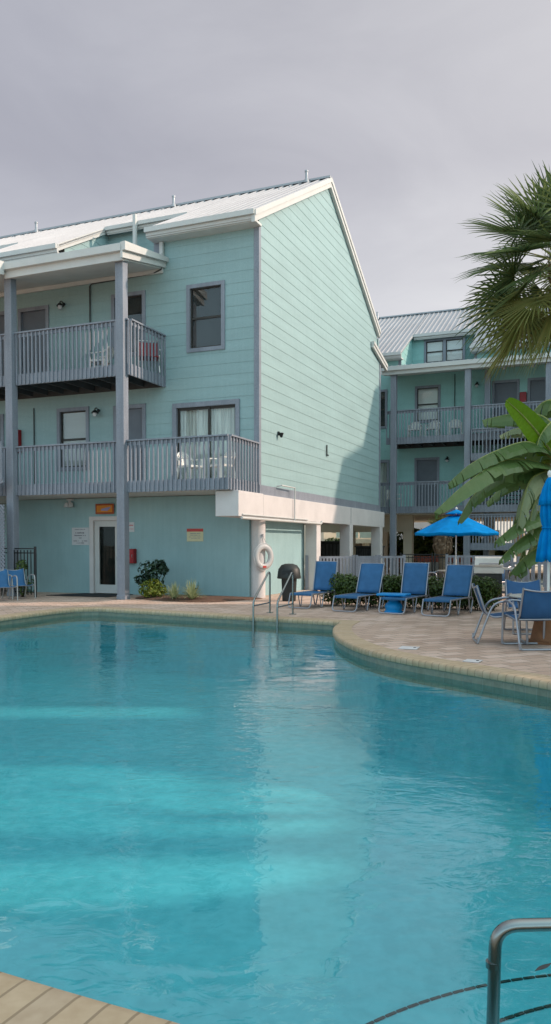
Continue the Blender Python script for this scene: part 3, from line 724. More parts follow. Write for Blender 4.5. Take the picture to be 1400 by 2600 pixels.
for a, b in recs2:
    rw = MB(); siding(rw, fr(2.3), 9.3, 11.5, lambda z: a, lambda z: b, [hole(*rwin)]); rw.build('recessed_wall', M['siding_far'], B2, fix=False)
for a in (-.1,6.5):
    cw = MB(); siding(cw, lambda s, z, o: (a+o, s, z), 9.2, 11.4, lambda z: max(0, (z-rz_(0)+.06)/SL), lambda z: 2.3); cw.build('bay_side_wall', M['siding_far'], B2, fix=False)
cw = MB(); siding(cw, lambda s, z, o: (3.2-o, s, z), 9.2, 11.4, lambda z: max(0, (z-rz_(0)+.06)/SL), lambda z: 2.3)
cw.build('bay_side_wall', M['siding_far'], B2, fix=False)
gw = MB(); gpoly = [(0,3),(11.5,3),(11.5,10.3),(RY,RZ-.1),(0,10.3)]
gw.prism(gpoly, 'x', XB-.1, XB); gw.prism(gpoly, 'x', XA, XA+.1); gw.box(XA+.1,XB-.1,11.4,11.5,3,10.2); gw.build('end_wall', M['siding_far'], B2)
ro = MB()
for a, b in bays2: ribbed(ro, a-(.12 if a > XA else 0), b+.12, -.42, rz_(-.42), RY, RZ)
for a, b in recs2: ribbed(ro, a+.12, b-.12, 2.05, rz_(2.05), RY, RZ)
ribbed(ro, XA, XB, 12.0, rz_(12.0), RY, RZ); ro.box(XA,XB,RY-.16,RY+.16,RZ-.03,RZ+.035)
roof = ro.build('roof', M['roof'], B2)
v = MB(); v.lathe([(.09,0),(.07,.12),(.05,.35),(.065,.36),(.03,.42)], 10, (-2.75,RY-.2,RZ-.1)); v.build('vent_pipe', M['roof'], roof, smooth=True)
for a, b in bays2: eave(B2, a-.12, b+.10, -.45, rz_(-.42))
for a, b in recs2: eave(B2, a+.13, b-.13, 2.02, rz_(2.05))
for a, b in bays2:
    sf = MB(); sf.box(a-.1,b+.1,-.40,-.005,9.93,9.99); sf.build('eave_soffit', M['soffit'], B2)
for a in (-.1,6.5): rake(B2, a, -.47, rz_(-.47)+.02, 2.2, rz_(2.2)+.02, h=.13, w=.10)
ct = MB(); ct.box(-.22,-.1,-.034,.0,9.4,9.95); ct.box(3.2,3.32,-.034,.0,9.4,9.95); ct.build('corner_trim', M['trim'], B2)
pr = MB(); ribbed(pr, -.40, XB, -2.05, 9.22, 2.28, 9.74, step=.30); pr.build('porch_roof', M['roof'], B2)
pg = MB(); pg.box(-.42,XB,-2.10,-2.04,8.86,9.10); pg.box(-.44,XB,-2.22,-2.102,9.02,9.20); pg.prism([(-2.2,8.86),(-2.2,9.20),(.0,9.5),(.0,9.24)],'x',-.48,-.42)
pg.build('porch_gutter', M['white'], B2)
ps = MB(); ps.prism([(-2.0,8.86),(-2.0,8.91),(-.03,9.26),(-.03,9.20)],'x',-.40,XB); ps.build('porch_soffit', M['soffit'], B2)
for a,b,c,d,k in ow: window(B2, 0, a, b, c, d, k)
window(B2, 2.3, *rwin, 'blind', two=True)
for q in dw: door(B2, 0, *q)
sd = MB(); x0, x1, z0, z1 = sl2
for (a, b, c, d) in ((x0,x1,z1-.13,z1),(x0,x0+.13,z0,z1-.13),(x1-.12,x1,z0,z1-.13)): sd.box(a,b,-.05,.13,c,d)
sl_ = sd.build('sliding_door', M['trim'], B2)
g = MB(); g.quad((x0+.13,.06,z0+.03),(x1-.12,.06,z0+.03),(x1-.12,.06,z1-.13),(x0+.13,.06,z1-.13)); g.build('pane', M['glass'], sl_, solid=.006)
cu = MB(); cu.sheet([[(x0+.1+(x1-x0-.2)*i/60, .14+.02*sin(i*1.3), z) for i in range(61)] for z in (z0,z1-.13)]); cu.build('curtain_or_dark_back', M['curtain_or_dark_back'], sl_, smooth=True)
balcony(B2, -.30, XB, 5.86, 7.34, -1.80, joists=True, side_r=False)
balcony(B2, -2.6, XB, 2.83, 4.20, -1.80, side_r=False)
for x in (.03,3.23,6.48):
    p = MB(); p.box(x-.125,x+.125,-1.98,-1.72,0,8.92); p.build('post', M['trim'], B2, bevel=.012)
p = MB(); p.box(3.78,4.02,-.9,-.66,0,8.98); p.build('post', M['trim'], B2, bevel=.012)
cd = MB(); cd.tube([(2.36,-.05,6.2),(2.36,-.05,9.1)], .02, 6); cd.build('conduit', M['dark_wood'], B2)
fl = MB(); fl.box(XA,XB,.0,11.5,2.80,2.99); fl.build('floor_slab', M['cream'], B2)
uw = MB(); uw.box(XA,.42,.25,.55,2.05,2.80); uw.build('carport_beam', M['cream'], B2)
for (x, y) in ((-2.6,.3),(.22,.3),(3.9,.3),(7.2,.3),(-2.4,11.2),(.9,11.2),(4.2,11.2),(7.4,11.2),(-2.4,6),(7.4,6)):
    cl = MB(); cl.box(x-.2,x+.2,y-.2,y+.2,0,2.1 if y < 1 and x < 1 else 2.80); cl.build('column', M['cream'], B2)
# stair in front of it: a half landing, rails, a flight of open treads
la = MB(); la.box(3.2,5.9,-1.75,-.1,1.30,1.42); lan = la.build('stair_landing', M['trim'], B2)
r = MB(); railing(r, (3.1,-1.80), (5.9,-1.80), 1.22, 2.75); r.build('railing', M['trim'], lan)
la = MB(); la.box(3.40,5.9,-1.76,-.9,5.0,5.12); lan = la.build('stair_landing', M['trim'], B2)
r = MB(); railing(r, (3.42,-2.02), (5.9,-2.02), 5.0, 6.33, step=.16); r.build('railing', M['trim'], lan)
fg = MB()
for i in range(10):
    z = 3.15+.18*i; y = -1.55+.0*i; fg.box(4.15,5.35,-1.66+.13*i,-1.40+.13*i,z,z+.045)
fg.beam((4.12,-1.7,3.0),(4.12,-.3,5.0),.06,.22); fg.beam((5.38,-1.7,3.0),(5.38,-.3,5.0),.06,.22); fg.beam((4.75,-1.7,2.95),(4.75,-.3,4.95),.09,.12)
fg.build('stair_flight', M['dark_wood'], B2)
wall_lamp('small black wall lamp on the upper floor of the building further back', W(3.35,16.57,8.6), -ANG)
wall_lamp('small black wall lamp by the grey door on the far building, middle floor', W(2.06,16.57,5.36), -ANG)
cabinet('red cabinet between two grey doors on the upper floor of the building further back', 5.31, 7.66, V=16.6, h=.8, w=.28)
for i, x in enumerate((4.55,5.75)):
    t = thing('ceiling_lamp', ('small white ceiling lamp under the porch roof, above the left one of two grey doors','small white ceiling lamp under the porch roof, above the right one of two grey doors')[i], 'ceiling lamp', W(x,15.9,9.08), -ANG)
    b = MB(); b.lathe([(.10,.0),(.10,-.03)], 14); b.build('base', M['signwhite'], t); b = MB(); b.lathe([(.085,-.03),(.07,-.08),(.03,-.10),(0,-.105)], 14, cap=False); b.build('globe', M['signwhite'], t, smooth=True)
# ================================================================== unseen wings added out to the right, shaped to shade gable and pool
E = thing('apartment_building', 'unseen tall mint wing, added beyond the right edge to shade the lapped end wall', 'building', C0, -ANG)
mb = MB(); mb.box(8.25,22,15.1,25.5,0,12.6); mb.build('wall', M['siding'], E)
mb = MB(); mb.prism([(15.0,12.8),(15.0,12.6),(25.7,12.6),(25.7,12.8),(20.3,14.9)],'x',8.15,22.1); mb.build('roof', M['roof'], E)
mb = MB(); mb.prism([(12.4,11.8),(12.4,12.0),(15.0,12.8),(15.0,12.6)],'x',12.0,22); mb.build('porch_roof', M['roof'], E)
mb = MB(); mb.box(12.05,22,12.6,15.09,0,11.7); mb.build('bay_wall', M['siding'], E)
for z in (3.9,6.9,9.9):
    for x in (13.2,16.2,19.2):
        f = MB(); f.box(x,x+1.3,12.55,12.598,z,z+1.5); w = f.build('window', M['trim'], E)
        p = MB(); p.box(x+.1,x+1.2,12.53,12.548,z+.1,z+1.4); p.build('pane', M['bronze'], w)
S = thing('apartment_building', 'unseen row of gabled apartments, added right of the deck to shade the pool', 'building', (13.2,0,0), 0)
sw = [(-3.,5.9,12.6),(9.7,12.5,11.8),(13.3,19.4,10.5)]
wl = MB(); rf = MB()
for i, (a, b, zp) in enumerate(sw):
    ze = SEV[i]; m_ = (a+b)/2
    wl.prism([(a,0),(b,0),(b,ze),(m_,zp-.1),(a,ze)],'x',.05,9)
    for (p, q) in (((a,ze),(m_,zp)),((b,ze),(m_,zp))): rf.prism([(p[0],p[1]),(p[0],p[1]+.14),(q[0],q[1]+.14),(q[0],q[1])],'x',-.3,9.2)
for a, b, z in ((6.85,7.45,10),(12.5,13.3,GAPZ+.9)): wl.box(.4,8.6,a+.01,b-.01,0,z)
wl.prism([(5.91,0),(9.69,0),(9.69,7.9),(9.2,7.0),(8.7,6.3),(7.9,6.2),(7.4,6.4),(6.5,6.3),(6.2,6.6),(5.91,7.4)],'x',.5,8.5)  # skyline cut so that sun patches fall on the pool
wl.build('wall', M['siding'], S); rf.build('roof', M['roof'], S)
for i, (a, b, zp) in enumerate(sw):
    for z in (.9,3.9,6.4):
        m_ = (a+b)/2
        f = MB(); f.box(-.0,.048,m_-.6,m_+.6,z,z+1.35); w = f.build('window', M['trim'], S); p = MB(); p.box(-.02,-.002,m_-.5,m_+.5,z+.1,z+1.25); p.build('pane', M['bronze'], w)
# ================================================================== fences
def picket(name, label, pts, h, mat, step=.11, wdt=.07, posts=(), z0=.06, group=None, solid=None, postw=.09):
    t = thing(name, label, 'fence', (pts[0][0],pts[0][1],0), 0, group)
    o = Vector((pts[0][0],pts[0][1]))
    P = [Vector((p[0],p[1]))-o for p in pts]
    r = MB(); pk = MB()
    for a, b in zip(P, P[1:]):
        for z in ((h-.03,z0+.10) if mat != 'black' else (h-.02,h-.14,z0+.08)): r.beam((a.x,a.y,z), (b.x,b.y,z), .05 if mat != 'black' else .03, .07 if mat != 'black' else .03)
        L = (b-a).length; n = int(L/step)
        for i in range(n+1):
            q = a.lerp(b, i/n); d = (b-a).normalized(); s = Vector((d.y,-d.x))*.035
            pk.obox((q.x+s.x,q.y+s.y,(h-.06+z0)/2), (wdt,.02 if mat != 'black' else .018,h-.06-z0), Matrix.Rotation(math.atan2(d.y,d.x),3,'Z'))
    r.build('rail', M[mat], t); pk.build('pickets', M[mat], t)
    for p in P:
        q = MB(); q.box(p.x-postw/2,p.x+postw/2,p.y-postw/2,p.y+postw/2,0,h+.04); q.build('post', M[mat], t)
    return t
picket('picket_fence', 'grey board fence in front of the open carport, behind the first two loungers', [(1.0,25.55),(2.55,26.1)], 1.07, 'trim', .115, .075)
picket('picket_fence', 'dark grey close boarded fence panel in shade, left of the dark railing', [(2.66,26.15),(3.35,26.4)], 1.07, 'trim', .078, .078)
picket('picket_fence', 'short open grey picket fence beside the cream column, left of the dark railing', [(3.45,26.45),(4.32,26.75)], 1.07, 'trim', .125, .06)
picket('metal_fence', 'black metal railing in the gap between the two buildings', [(4.75,30.2),(5.9,30.0)], 1.10, 'black', .13, .022, postw=.05)
picket('metal_fence', 'black metal railing panel right of the thatch trunk, before a grey fence', [(6.0,30.0),(6.42,29.9)], 1.10, 'black', .13, .022, postw=.05)
picket('picket_fence', 'grey picket fence behind the barbecue, under the building further back', [(6.0,27.9),(8.1,27.3)], 1.07, 'trim', .125, .06)
picket('picket_fence', 'long pale grey picket fence right of the barbecue, behind the banana plant', [(8.05,26.4),(10.2,25.6)], 1.02, 'trim', .16, .07)
picket('picket_fence', 'low pale grey picket fence behind the hanging banana leaves, nearest of the grey fences', [(5.45,21.8),(8.2,21.0)], .98, 'trim', .165, .085)
gt = picket('metal_gate', 'black metal gate beside the stucco wall, behind the left pool chairs', [(-7.75,22.6),(-6.62,21.95)], 1.36, 'black', .125, .024, postw=.06); gt['category'] = 'gate'
# ================================================================== what shows in the distance
FB = thing('beach_house', 'cream house with pale balcony panels, far behind under the second building', 'house', (11.5,64,0), .5)
mb = MB(); mb.box(-9,12,0,9,1.75,7); mb.box(-9,-8.5,0,9,0,1.75); mb.box(11.5,12,0,9,0,1.75); mb.box(-9,12,3,9,0,1.75); mb.build('wall', M['cream'], FB)
mb = MB(); mb.prism([(-.6,7),(9.6,7),(4.5,9.6)],'x',-9.4,12.4); mb.build('roof', M['roof'], FB)
bl = MB(); bl.box(-9,12,-1.6,-.01,1.55,1.85); b_ = bl.build('balcony', M['cream'], FB)
pn = MB()
for i in range(10): pn.box(-8.9+i*2.08,-7.0+i*2.08,-1.62,-1.57,1.95,3.0)
pn.build('balcony_panel', M['palegreen'], b_)
for i in range(8):
    x = -8.2+i*2.5; f = MB(); f.box(x,x+1.6,-.06,-.005,2.4,4.3); w = f.build('window', M['white'], FB); p = MB(); p.box(x+.1,x+1.5,-.075,-.062,2.5,4.2); p.build('pane', M['door'], w)
for x in (-6,-2,2,6,10):
    cl = MB(); cl.box(x-.2,x+.2,-1.4,-1.0,0,1.55); cl.build('column', M['cream'], FB)
FC = thing('beach_house', 'pale house seen through the landing rails behind the barbecue', 'house', (17.5,54,0), .5)
mb = MB(); mb.box(-5.5,6,0,8,.0,5.6); mb.build('wall', M['concrete'], FC)
mb = MB(); mb.prism([(-.6,5.6),(8.6,5.6),(4,8)],'x',-6,6.5); mb.build('roof', M['terracotta'], FC)
for x in (-4.6,-2.2,.2,2.6):
    f = MB(); f.box(x,x+1.5,-.06,-.005,.9,2.5); w = f.build('window', M['white'], FC); p = MB(); p.box(x+.1,x+1.4,-.075,-.062,1.0,2.4); p.build('pane', M['bronze'], w)
FD = thing('beach_house', 'tan low house far behind, seen through the open carport of the nearer building', 'house', (1.5,75,0), .4)
mb = MB(); mb.box(-9,7.5,0,8,0,3.0); mb.build('wall', M['cream'], FD); mb = MB(); mb.prism([(-.8,3.0),(8.8,3.0),(4,5.6)],'x',-9.5,8); mb.build('roof', M['roof'], FD)
for x in (-7,-4,-1,2,5):
    f = MB(); f.box(x,x+1.4,-.06,-.005,1.0,2.3); w = f.build('window', M['white'], FD); p = MB(); p.box(x+.1,x+1.3,-.075,-.062,1.1,2.2); p.build('pane', M['bronze'], w)
bar = thing('road_barrier', 'low white barrier with a faded red top band, beyond the grey pickets', 'barrier', (8.6,41,0), -.3)
mb = MB(); mb.box(-2.6,2.6,-.1,.1,0,.55); mb.build('panel', M['white'], bar); mb = MB(); mb.box(-2.6,2.6,-.11,.11,.552,.86); mb.build('top_band', paint('faded_red', (.55,.16,.12), .6, var=.25), bar)
for i, (x, y, lb) in enumerate(((2.3,33.0,'dark slatted equipment crate behind the board fence, under the carport'),(3.98,33.6,'lower dark slatted equipment crate further right under the carport'))):
    q = thing('equipment_crate', lb, 'crate', (x,y,0), -.35)
    w_ = (.75,.5)[i]; h_ = (1.55,1.35)[i]
    mb = MB(); mb.box(-w_,w_,-.45,.45,.0,h_); mb.build('body', M['rubber'], q)
    mb = MB()
    for k in range(9): mb.box(-w_+.05+k*(2*w_-.1)/9,-w_+.05+(k+.6)*(2*w_-.1)/9,-.48,-.452,.08,h_-.08)
    mb.build('slats', M['dark_wood'], q); mb = MB(); mb.box(-w_-.04,w_+.04,-.5,.5,h_,h_+.05); mb.build('lid', M['dark_wood'], q)
# ================================================================== furniture and pool fittings
def rounded(pts, r, n=5, closed=False):
    """polyline with its corners rounded"""
    pts = [Vector(p) for p in pts]; out = []; K = len(pts)
    for i in range(K):
        if not closed and i in (0, K-1): out.append(pts[i]); continue
        a, b, c = pts[i-1], pts[i], pts[(i+1) % K]
        l = min(r, (a-b).length*.48, (c-b).length*.48)
        p = b+(a-b).normalized()*l; q = b+(c-b).normalized()*l
        for k in range(n+1):
            t = k/n; out.append((1-t)**2*p+2*t*(1-t)*b+t*t*q)
    return out
def lounger(label, loc, rz, back=72, first=None):
    """foot end at the origin, long axis +y, raised back at the far end"""
    t = thing('sun_lounger', label, 'sun lounger', loc, rz, 'blue sling loungers in front of the hedge')
    w = .295; zs = .33; L = 1.12
    f = MB()
    f.tube(rounded([(-w,.10,zs),(-w,.0,.02),(w,.0,.02),(w,.10,zs)], .09), .016, 8)
    for s in (-1,1): f.tube(rounded([(s*w,.09,zs),(s*w,.12,zs),(s*w,L+.16,zs+.015),(s*w,L+.22,zs-.04),(s*w,L+.12,.016),(s*w,L+.06,.016),(s*w,L-.03,zs)], .06), .016, 8)
    for s in (-1,1): f.tube(rounded([(s*w,.42,zs),(s*(w-.01),.50,.016),(s*(w-.01),.54,.016),(s*w,.62,zs)], .03), .013, 8)
    f.tube([(-w,.13,zs-.005),(w,.13,zs-.005)], .014, 8); f.tube([(-w,L+.1,zs-.02),(w,L+.1,zs-.02)], .012, 8)
    fr_ = f.build('frame', M['silver'], t, smooth=True)
    s = MB(); s.sheet([[(x*(w-.012), y, zs+.012-.022*(1-x*x)*sin(pi*min(1,max(0,(y-.1)/L)))-(.05 if y < .11 else 0)-.0) for x in [-1+.25*i for i in range(9)]] for y in (.085,.11,.16,.3,.45,.6,.75,.9,1.0,L)])
    s.build('seat_sling', M['sling'], t, smooth=True, solid=.008)
    q = radians(back); H = .74; d = Vector((0,cos(q),sin(q))); o = Vector((0,L-.02,zs+.01)); nb = Vector((0,-sin(q),cos(q)))
    b = MB()
    for sg in (-1,1): b.tube([o+Vector((sg*w,0,0)), o+d*H+Vector((sg*w,0,0))], .014, 8)
    b.tube([o+d*(H-.02)+Vector((-w,0,0)), o+d*(H-.02)+Vector((w,0,0))], .012, 8)
    for sg in (-1,1): b.tube([o+d*(H*.45)+Vector((sg*w,.01,0)), Vector((sg*w,L+.15,zs))], .009, 6)
    b.build('back_frame', M['silver'], t, smooth=True)
    s = MB(); s.sheet([[o+d*(k*H)+Vector((x*(w-.01),0,0))-nb*(-.018*(1-x*x)) for x in [-1+.25*i for i in range(9)]] for k in [.03+.12*i for i in range(8)]+[.97]])
    s.build('back_sling', M['sling'], t, smooth=True, solid=.008)
    return t
AX = radians(-34)
for (lb, x, y, bk) in (('tall upright blue lounger nearest the black litter bin, leftmost of the row', .53,18.02,79),
    ('blue lounger leaning further back, left of the one with the cyan table', 1.47,17.1,70),
    ('upright blue lounger with the bright cyan table standing through it', 2.41,16.55,77),
    ('blue lounger at the right end of the row, nearest the dining table', 3.21,16.0,68)):
    lounger(lb, (x,y,0), AX, bk)
# cyan table
t = thing('side_table', 'bright cyan moulded side table with a waisted foot, standing at the third lounger', 'side table', (2.52,16.95,0), AX+.1)
b = MB(); b.lathe([(.20,0),(.205,.02),(.17,.06),(.19,.13),(.17,.19),(.10,.25),(.10,.29),(.17,.345),(.20,.36)], 24); b.build('foot', M['cyan'], t, smooth=True)
b = MB(); b.box(-.33,.33,-.19,.19,.362,.415); b.build('top', M['cyan'], t, bevel=.02)
# armchairs
def armchair(label, loc, rz, mats, group, name='sling_chair', cat='chair', low=False, sled=True):
    """seat faces -y; tubular side loops, rear legs, sled bars, curved sling"""
    t = thing(name, label, cat, loc, rz, group)
    w = .28; zs = .42 if not low else .36; hb = .86 if not low else .80; fm, sm = mats
    f = MB(); yF, yB = -.30, .26
    for s in (-1,1):
        x = s*(w+.03)
        f.tube(rounded([(x,yB+.12,.015),(x,yB-.02,.40),(x,yB-.10,.60),(x,-.12,.655),(x,yF+.02,.63),(x,yF-.0,.50),(x,yF-.02,.015)], .13, 6), .0165, 8)
    for y in ((yB+.12),(yF-.02)):
        if sled: f.tube(rounded([(-w-.03,y,.10),(-w-.03,y,.016),(w+.03,y,.016),(w+.03,y,.10)], .07), .0165, 8)
    f.build('frame', M[fm], t, smooth=True)
    c = MB(); prof = rounded([(0,yF,zs+.01),(0,yF+.05,zs+.02),(0,yB-.10,zs-.03),(0,yB-.0,zs+.03),(0,yB+.14,hb)], .10, 6)
    for s in (-1,1): c.tube([p+Vector((s*w,0,0)) for p in prof], .0145, 8)
    p = prof[-1]; c.tube(crom([(-w,p.y,p.z-.015),(-w*.5,p.y+.012,p.z-.04),(0,p.y+.016,p.z-.05),(w*.5,p.y+.012,p.z-.04),(w,p.y,p.z-.015)], 4), .012, 8)
    c.tube([(-w,prof[0].y+.02,zs),(w,prof[0].y+.02,zs)], .012, 8); c.tube([(-w,yB-.03,zs-.005),(w,yB-.03,zs-.005)], .012, 8)
    c.build('sling_frame', M[fm], t, smooth=True)
    s = MB(); rows = []
    for i, p in enumerate(prof):
        k = i/(len(prof)-1); sag = .05 if i == len(prof)-1 else 0
        if i == len(prof)-1: p = p-Vector((0,.02,.0))
        rows.append([p+Vector((x*(w-.008),0,.004-.012*(1-x*x)-sag*(1-x*x)*.85)) for x in [-1+.25*j for j in range(9)]])
    s.build if False else None
    s.sheet(rows); s.build('sling', M[sm], t, smooth=True, solid=.007)
    return t
dg = 'blue sling chairs round the pedestal table'
armchair('blue sling chair seen from the side, left of the pedestal table', (3.36,11.80,0), radians(82), ('silver','navy'), dg)
armchair('nearest blue sling chair, its back turned to the pool', (3.62,11.22,0), radians(184), ('silver','navy'), dg)
armchair('blue sling chair facing the pool from behind the pedestal table', (4.15,13.05,0), radians(-4), ('silver','navy'), dg)
fg_ = 'blue chairs round the far table under the open umbrella'
armchair('blue chair behind the hedge, between the third and fourth loungers', (4.55,23.4,0), radians(60), ('silver','navy'), fg_)
armchair('blue chair behind the hedge, right of the fourth lounger', (5.35,22.1,0), radians(186), ('silver','navy'), fg_)
armchair('dark blue chair in front of the barbecue shelf, behind the right end of the hedge', (6.05,22.2,0), radians(215), ('silver','navy'), fg_)
lg = 'blue low chairs by the gate on the left'
armchair('low blue pool chair in front of the black gate', (-6.86,21.3,0), radians(40), ('taupe','sling'), lg, 'pool_chair', low=True, sled=False)
armchair('low blue pool chair at the left edge, cut by the frame', (-7.06,20.5,0), radians(36), ('taupe','sling'), lg, 'pool_chair', low=True, sled=False)
# tables with parasols
def table(label, loc, r, z, ped):
    t = thing('patio_table', label, 'table', loc, 0)
    b = MB(); b.lathe([(r-.02,z-.03),(r,z-.02),(r,z-.004),(r-.012,z)], 40); b.build('table_top', M['tabletop'], t, smooth=True)
    b = MB(); b.lathe(ped[0], 28); b.build('pedestal', M[ped[1]], t, smooth=True)
    return t
table('round pale table on a thick brown clay pedestal between the blue chairs', (4.03,11.75,0), .56, .70, ([(.30,0),(.31,.03),(.25,.05),(.20,.30),(.22,.5),(.24,.66)], 'terracotta'))
table('round table under the open umbrella, hidden behind the hedge and chairs', (5.30,23.4,0), .55, .70, ([(.22,0),(.22,.03),(.04,.06),(.035,.66)], 'silver'))
def umbrella(label, loc, z0, zrim, ztop, R):
    t = thing('patio_umbrella', label, 'umbrella', loc, .2)
    p = MB(); p.tube([(0,0,z0),(0,0,ztop+.02)], .021, 10); p.build('pole', M['chair_white'], t, smooth=True)
    c = MB(); n = 8; rings = 7; rows = []
    for i in range(rings):
        k = .16+.84*i/(rings-1); row = []
        for j in range(n*6+1):
            a = 2*pi*j/(n*6); seam = abs(((j % 6)-3)/3); rr = R*k*(1-.075*(1-seam)*k); zz = ztop-(ztop-zrim)*(k**1.08)-.03*(1-seam)*k
            row.append((rr*cos(a), rr*sin(a), zz))
        rows.append(row)
    rows.append([(x*.995,y*.995,z-.07) for x, y, z in rows[-1]])
    c.sheet(rows); c.build('canopy', M['canvas'], t, smooth=True, solid=.004)
    v = MB(); rows = []
    for i in range(4):
        k = .0+.27*i/3; rows.append([(R*k*cos(2*pi*j/48)*(1-.05*(1-abs(((j % 6)-3)/3))), R*k*sin(2*pi*j/48)*(1-.05*(1-abs(((j % 6)-3)/3))), ztop+.10-(ztop-zrim)*(k**1.05)*.9) for j in range(49)])
    v.sheet(rows); v.build('vent_cap', M['canvas'], t, smooth=True, solid=.004)
    for j in range(8):
        a = 2*pi*j/8; r = MB(); r.beam((.03*cos(a),.03*sin(a),ztop-.06),(R*.97*cos(a),R*.97*sin(a),zrim-.02),.014,.02); r.build('rib', M['silver'], t)
    f = MB(); f.lathe([(.02,0),(.035,.03),(.03,.06),(.0,.085)], 10, (0,0,ztop+.09), cap=False); f.build('finial', M['chair_white'], t, smooth=True)
    return t
umbrella('open bright blue umbrella over the far table, behind the loungers', (5.30,23.4,0), .0, 1.80, 2.38, 1.26)
t = thing('patio_umbrella', 'closed bright blue umbrella tied at the middle, rising from the pedestal table', 'umbrella', (4.03,11.75,0), 0)
p = MB(); p.tube([(0,0,.05),(0,0,2.46)], .021, 10); p.build('pole', M['chair_white'], t, smooth=True)
def folded(z_r, n=8, dep=.38, tw=0.):
    rows = []
    for (z, r) in z_r:
        rows.append([(r*(1-dep*(.5+.5*cos(n*2*pi*j/96+sin(z*3)))*min(1,r/.10))*cos(2*pi*j/96+tw*z), r*(1-dep*(.5+.5*cos(n*2*pi*j/96+sin(z*3)))*min(1,r/.10))*sin(2*pi*j/96+tw*z), z+.03*sin(n*2*pi*j/96)*(1 if z < 1.3 else 0)) for j in range(97)])
    return rows
c = MB(); c.sheet(folded([(2.38,.03),(2.33,.06),(2.15,.11),(2.0,.125),(1.88,.13),(1.76,.11),(1.70,.085),(1.62,.12),(1.48,.15),(1.32,.175),(1.22,.185)])); c.build('canopy', M['canvas'], t, smooth=True, solid=.004)
c = MB(); c.sheet(folded([(2.44,.02),(2.40,.05),(2.28,.10),(2.12,.145),(2.03,.155)], dep=.3)); c.build('vent_cap', M['canvas'], t, smooth=True, solid=.004)
c = MB(); c.tube([(.098*cos(a),.098*sin(a),1.70) for a in [2*pi*i/24 for i in range(24)]], .012, 6, closed=True); c.build('tie', M['canvas'], t, smooth=True)
f = MB(); f.lathe([(.02,0),(.035,.03),(.03,.07),(0,.10)], 10, (0,0,2.45), cap=False); f.build('finial', M['chair_white'], t, smooth=True)
# litter bin
t = thing('litter_bin', 'black litter bin with a domed hood lid against the sunlit mint wall', 'bin', (.35,20.5,0), -.2)
b = MB(); b.lathe([(.17,0),(.175,.02),(.205,.70)], 24); b.build('body', M['rubber'], t, smooth=True)
b = MB(); b.lathe([(.30,.58),(.305,.60),(.275,.82),(.25,.85),(.20,.92),(.10,.955),(0,.96)], 24, cap=False); b.build('lid', M['rubber'], t, smooth=True, solid=.01)
b = MB(); b.box(-.13,.13,-.292,-.25,.68,.80); b.build('flap', M['black'], t)
# life ring on the round column
cx = W(-.14,.26); dv = Vector((.30,-.954,0))
t = thing('life_ring', 'white life ring with a rope hanging on the round concrete column', 'life ring', (cx.x+.26*cos(radians(-52)), cx.y+.26*sin(radians(-52)), 1.12), radians(38))
b = MB(); b.tube([(.245*cos(a),0,.245*sin(a)*1.12) for a in [2*pi*i/36 for i in range(36)]], .082, 12, closed=True); b.v = [(x,y*.75,z) for x,y,z in b.v]; b.build('ring', M['ring'], t, smooth=True)
b = MB(); b.tube([(.335*cos(a),-.01+.01*sin(5*a),.37*sin(a)) for a in [2*pi*i/40 for i in range(40)]], .009, 6, closed=True); b.tube(crom([(-.12,.0,.33),(-.03,.03,.52),(0,.05,.58),(.03,.03,.52),(.12,.0,.33)], 5), .009, 6); b.build('rope', M['signwhite'], t, smooth=True)
b = MB(); b.box(-.02,.02,.02,.08,.54,.62); b.build('hook', M['silver'], t); b = MB(); b.box(-.06,.05,-.07,-.058,-.30,-.24); b.build('red_mark', M['signred'], t)
# handrails
def handrail(label, x, y, rz):
    t = thing('pool_handrail', label, 'handrail', (x,y,0), rz, 'steel handrails at the far pool edge')
    # +y points away from the water; the low leg goes into the pool
    b = MB(); b.tube(rounded([(0,-1.0,-.62),(0,-1.0,.32),(0,-.08,.87),(0,0,.85),(0,0,-.02)], .10, 6), .021, 10); b.build('tube', M['steel'], t, smooth=True)
    b = MB(); b.tube([(0,-.98,.22),(0,0,.22)], .017, 8); b.build('cross_bar', M['steel'], t, smooth=True)
    b = MB(); b.lathe([(.075,.0),(.075,.012),(.04,.02)], 16); b.build('foot_plate', M['steel'], t, smooth=True)
    return t
handrail('left one of two bent steel handrails at the far pool edge, before the stucco wall', -.12,16.9, radians(-19))
handrail('right one of two bent steel handrails at the far pool edge, before the litter bin', .36,16.55, radians(-19))
t = thing('step_handrail', 'thick steel handrail rising from the pool steps at the lower right corner', 'handrail', (.69,2.50,0), 0)
b = MB(); b.tube(rounded([(0,0,-.42),(.012,.0,.235),(.62,-.03,.265),(1.1,-.05,.12),(1.2,-.06,-.02)], .075, 8), .0205, 16); b.build('tube', M['steel'], t, smooth=True)
b = MB(); b.lathe([(.0222,0),(.0222,.02)], 16, (.004,0,.10)); b.build('joint_collar', M['steel'], t, smooth=True)
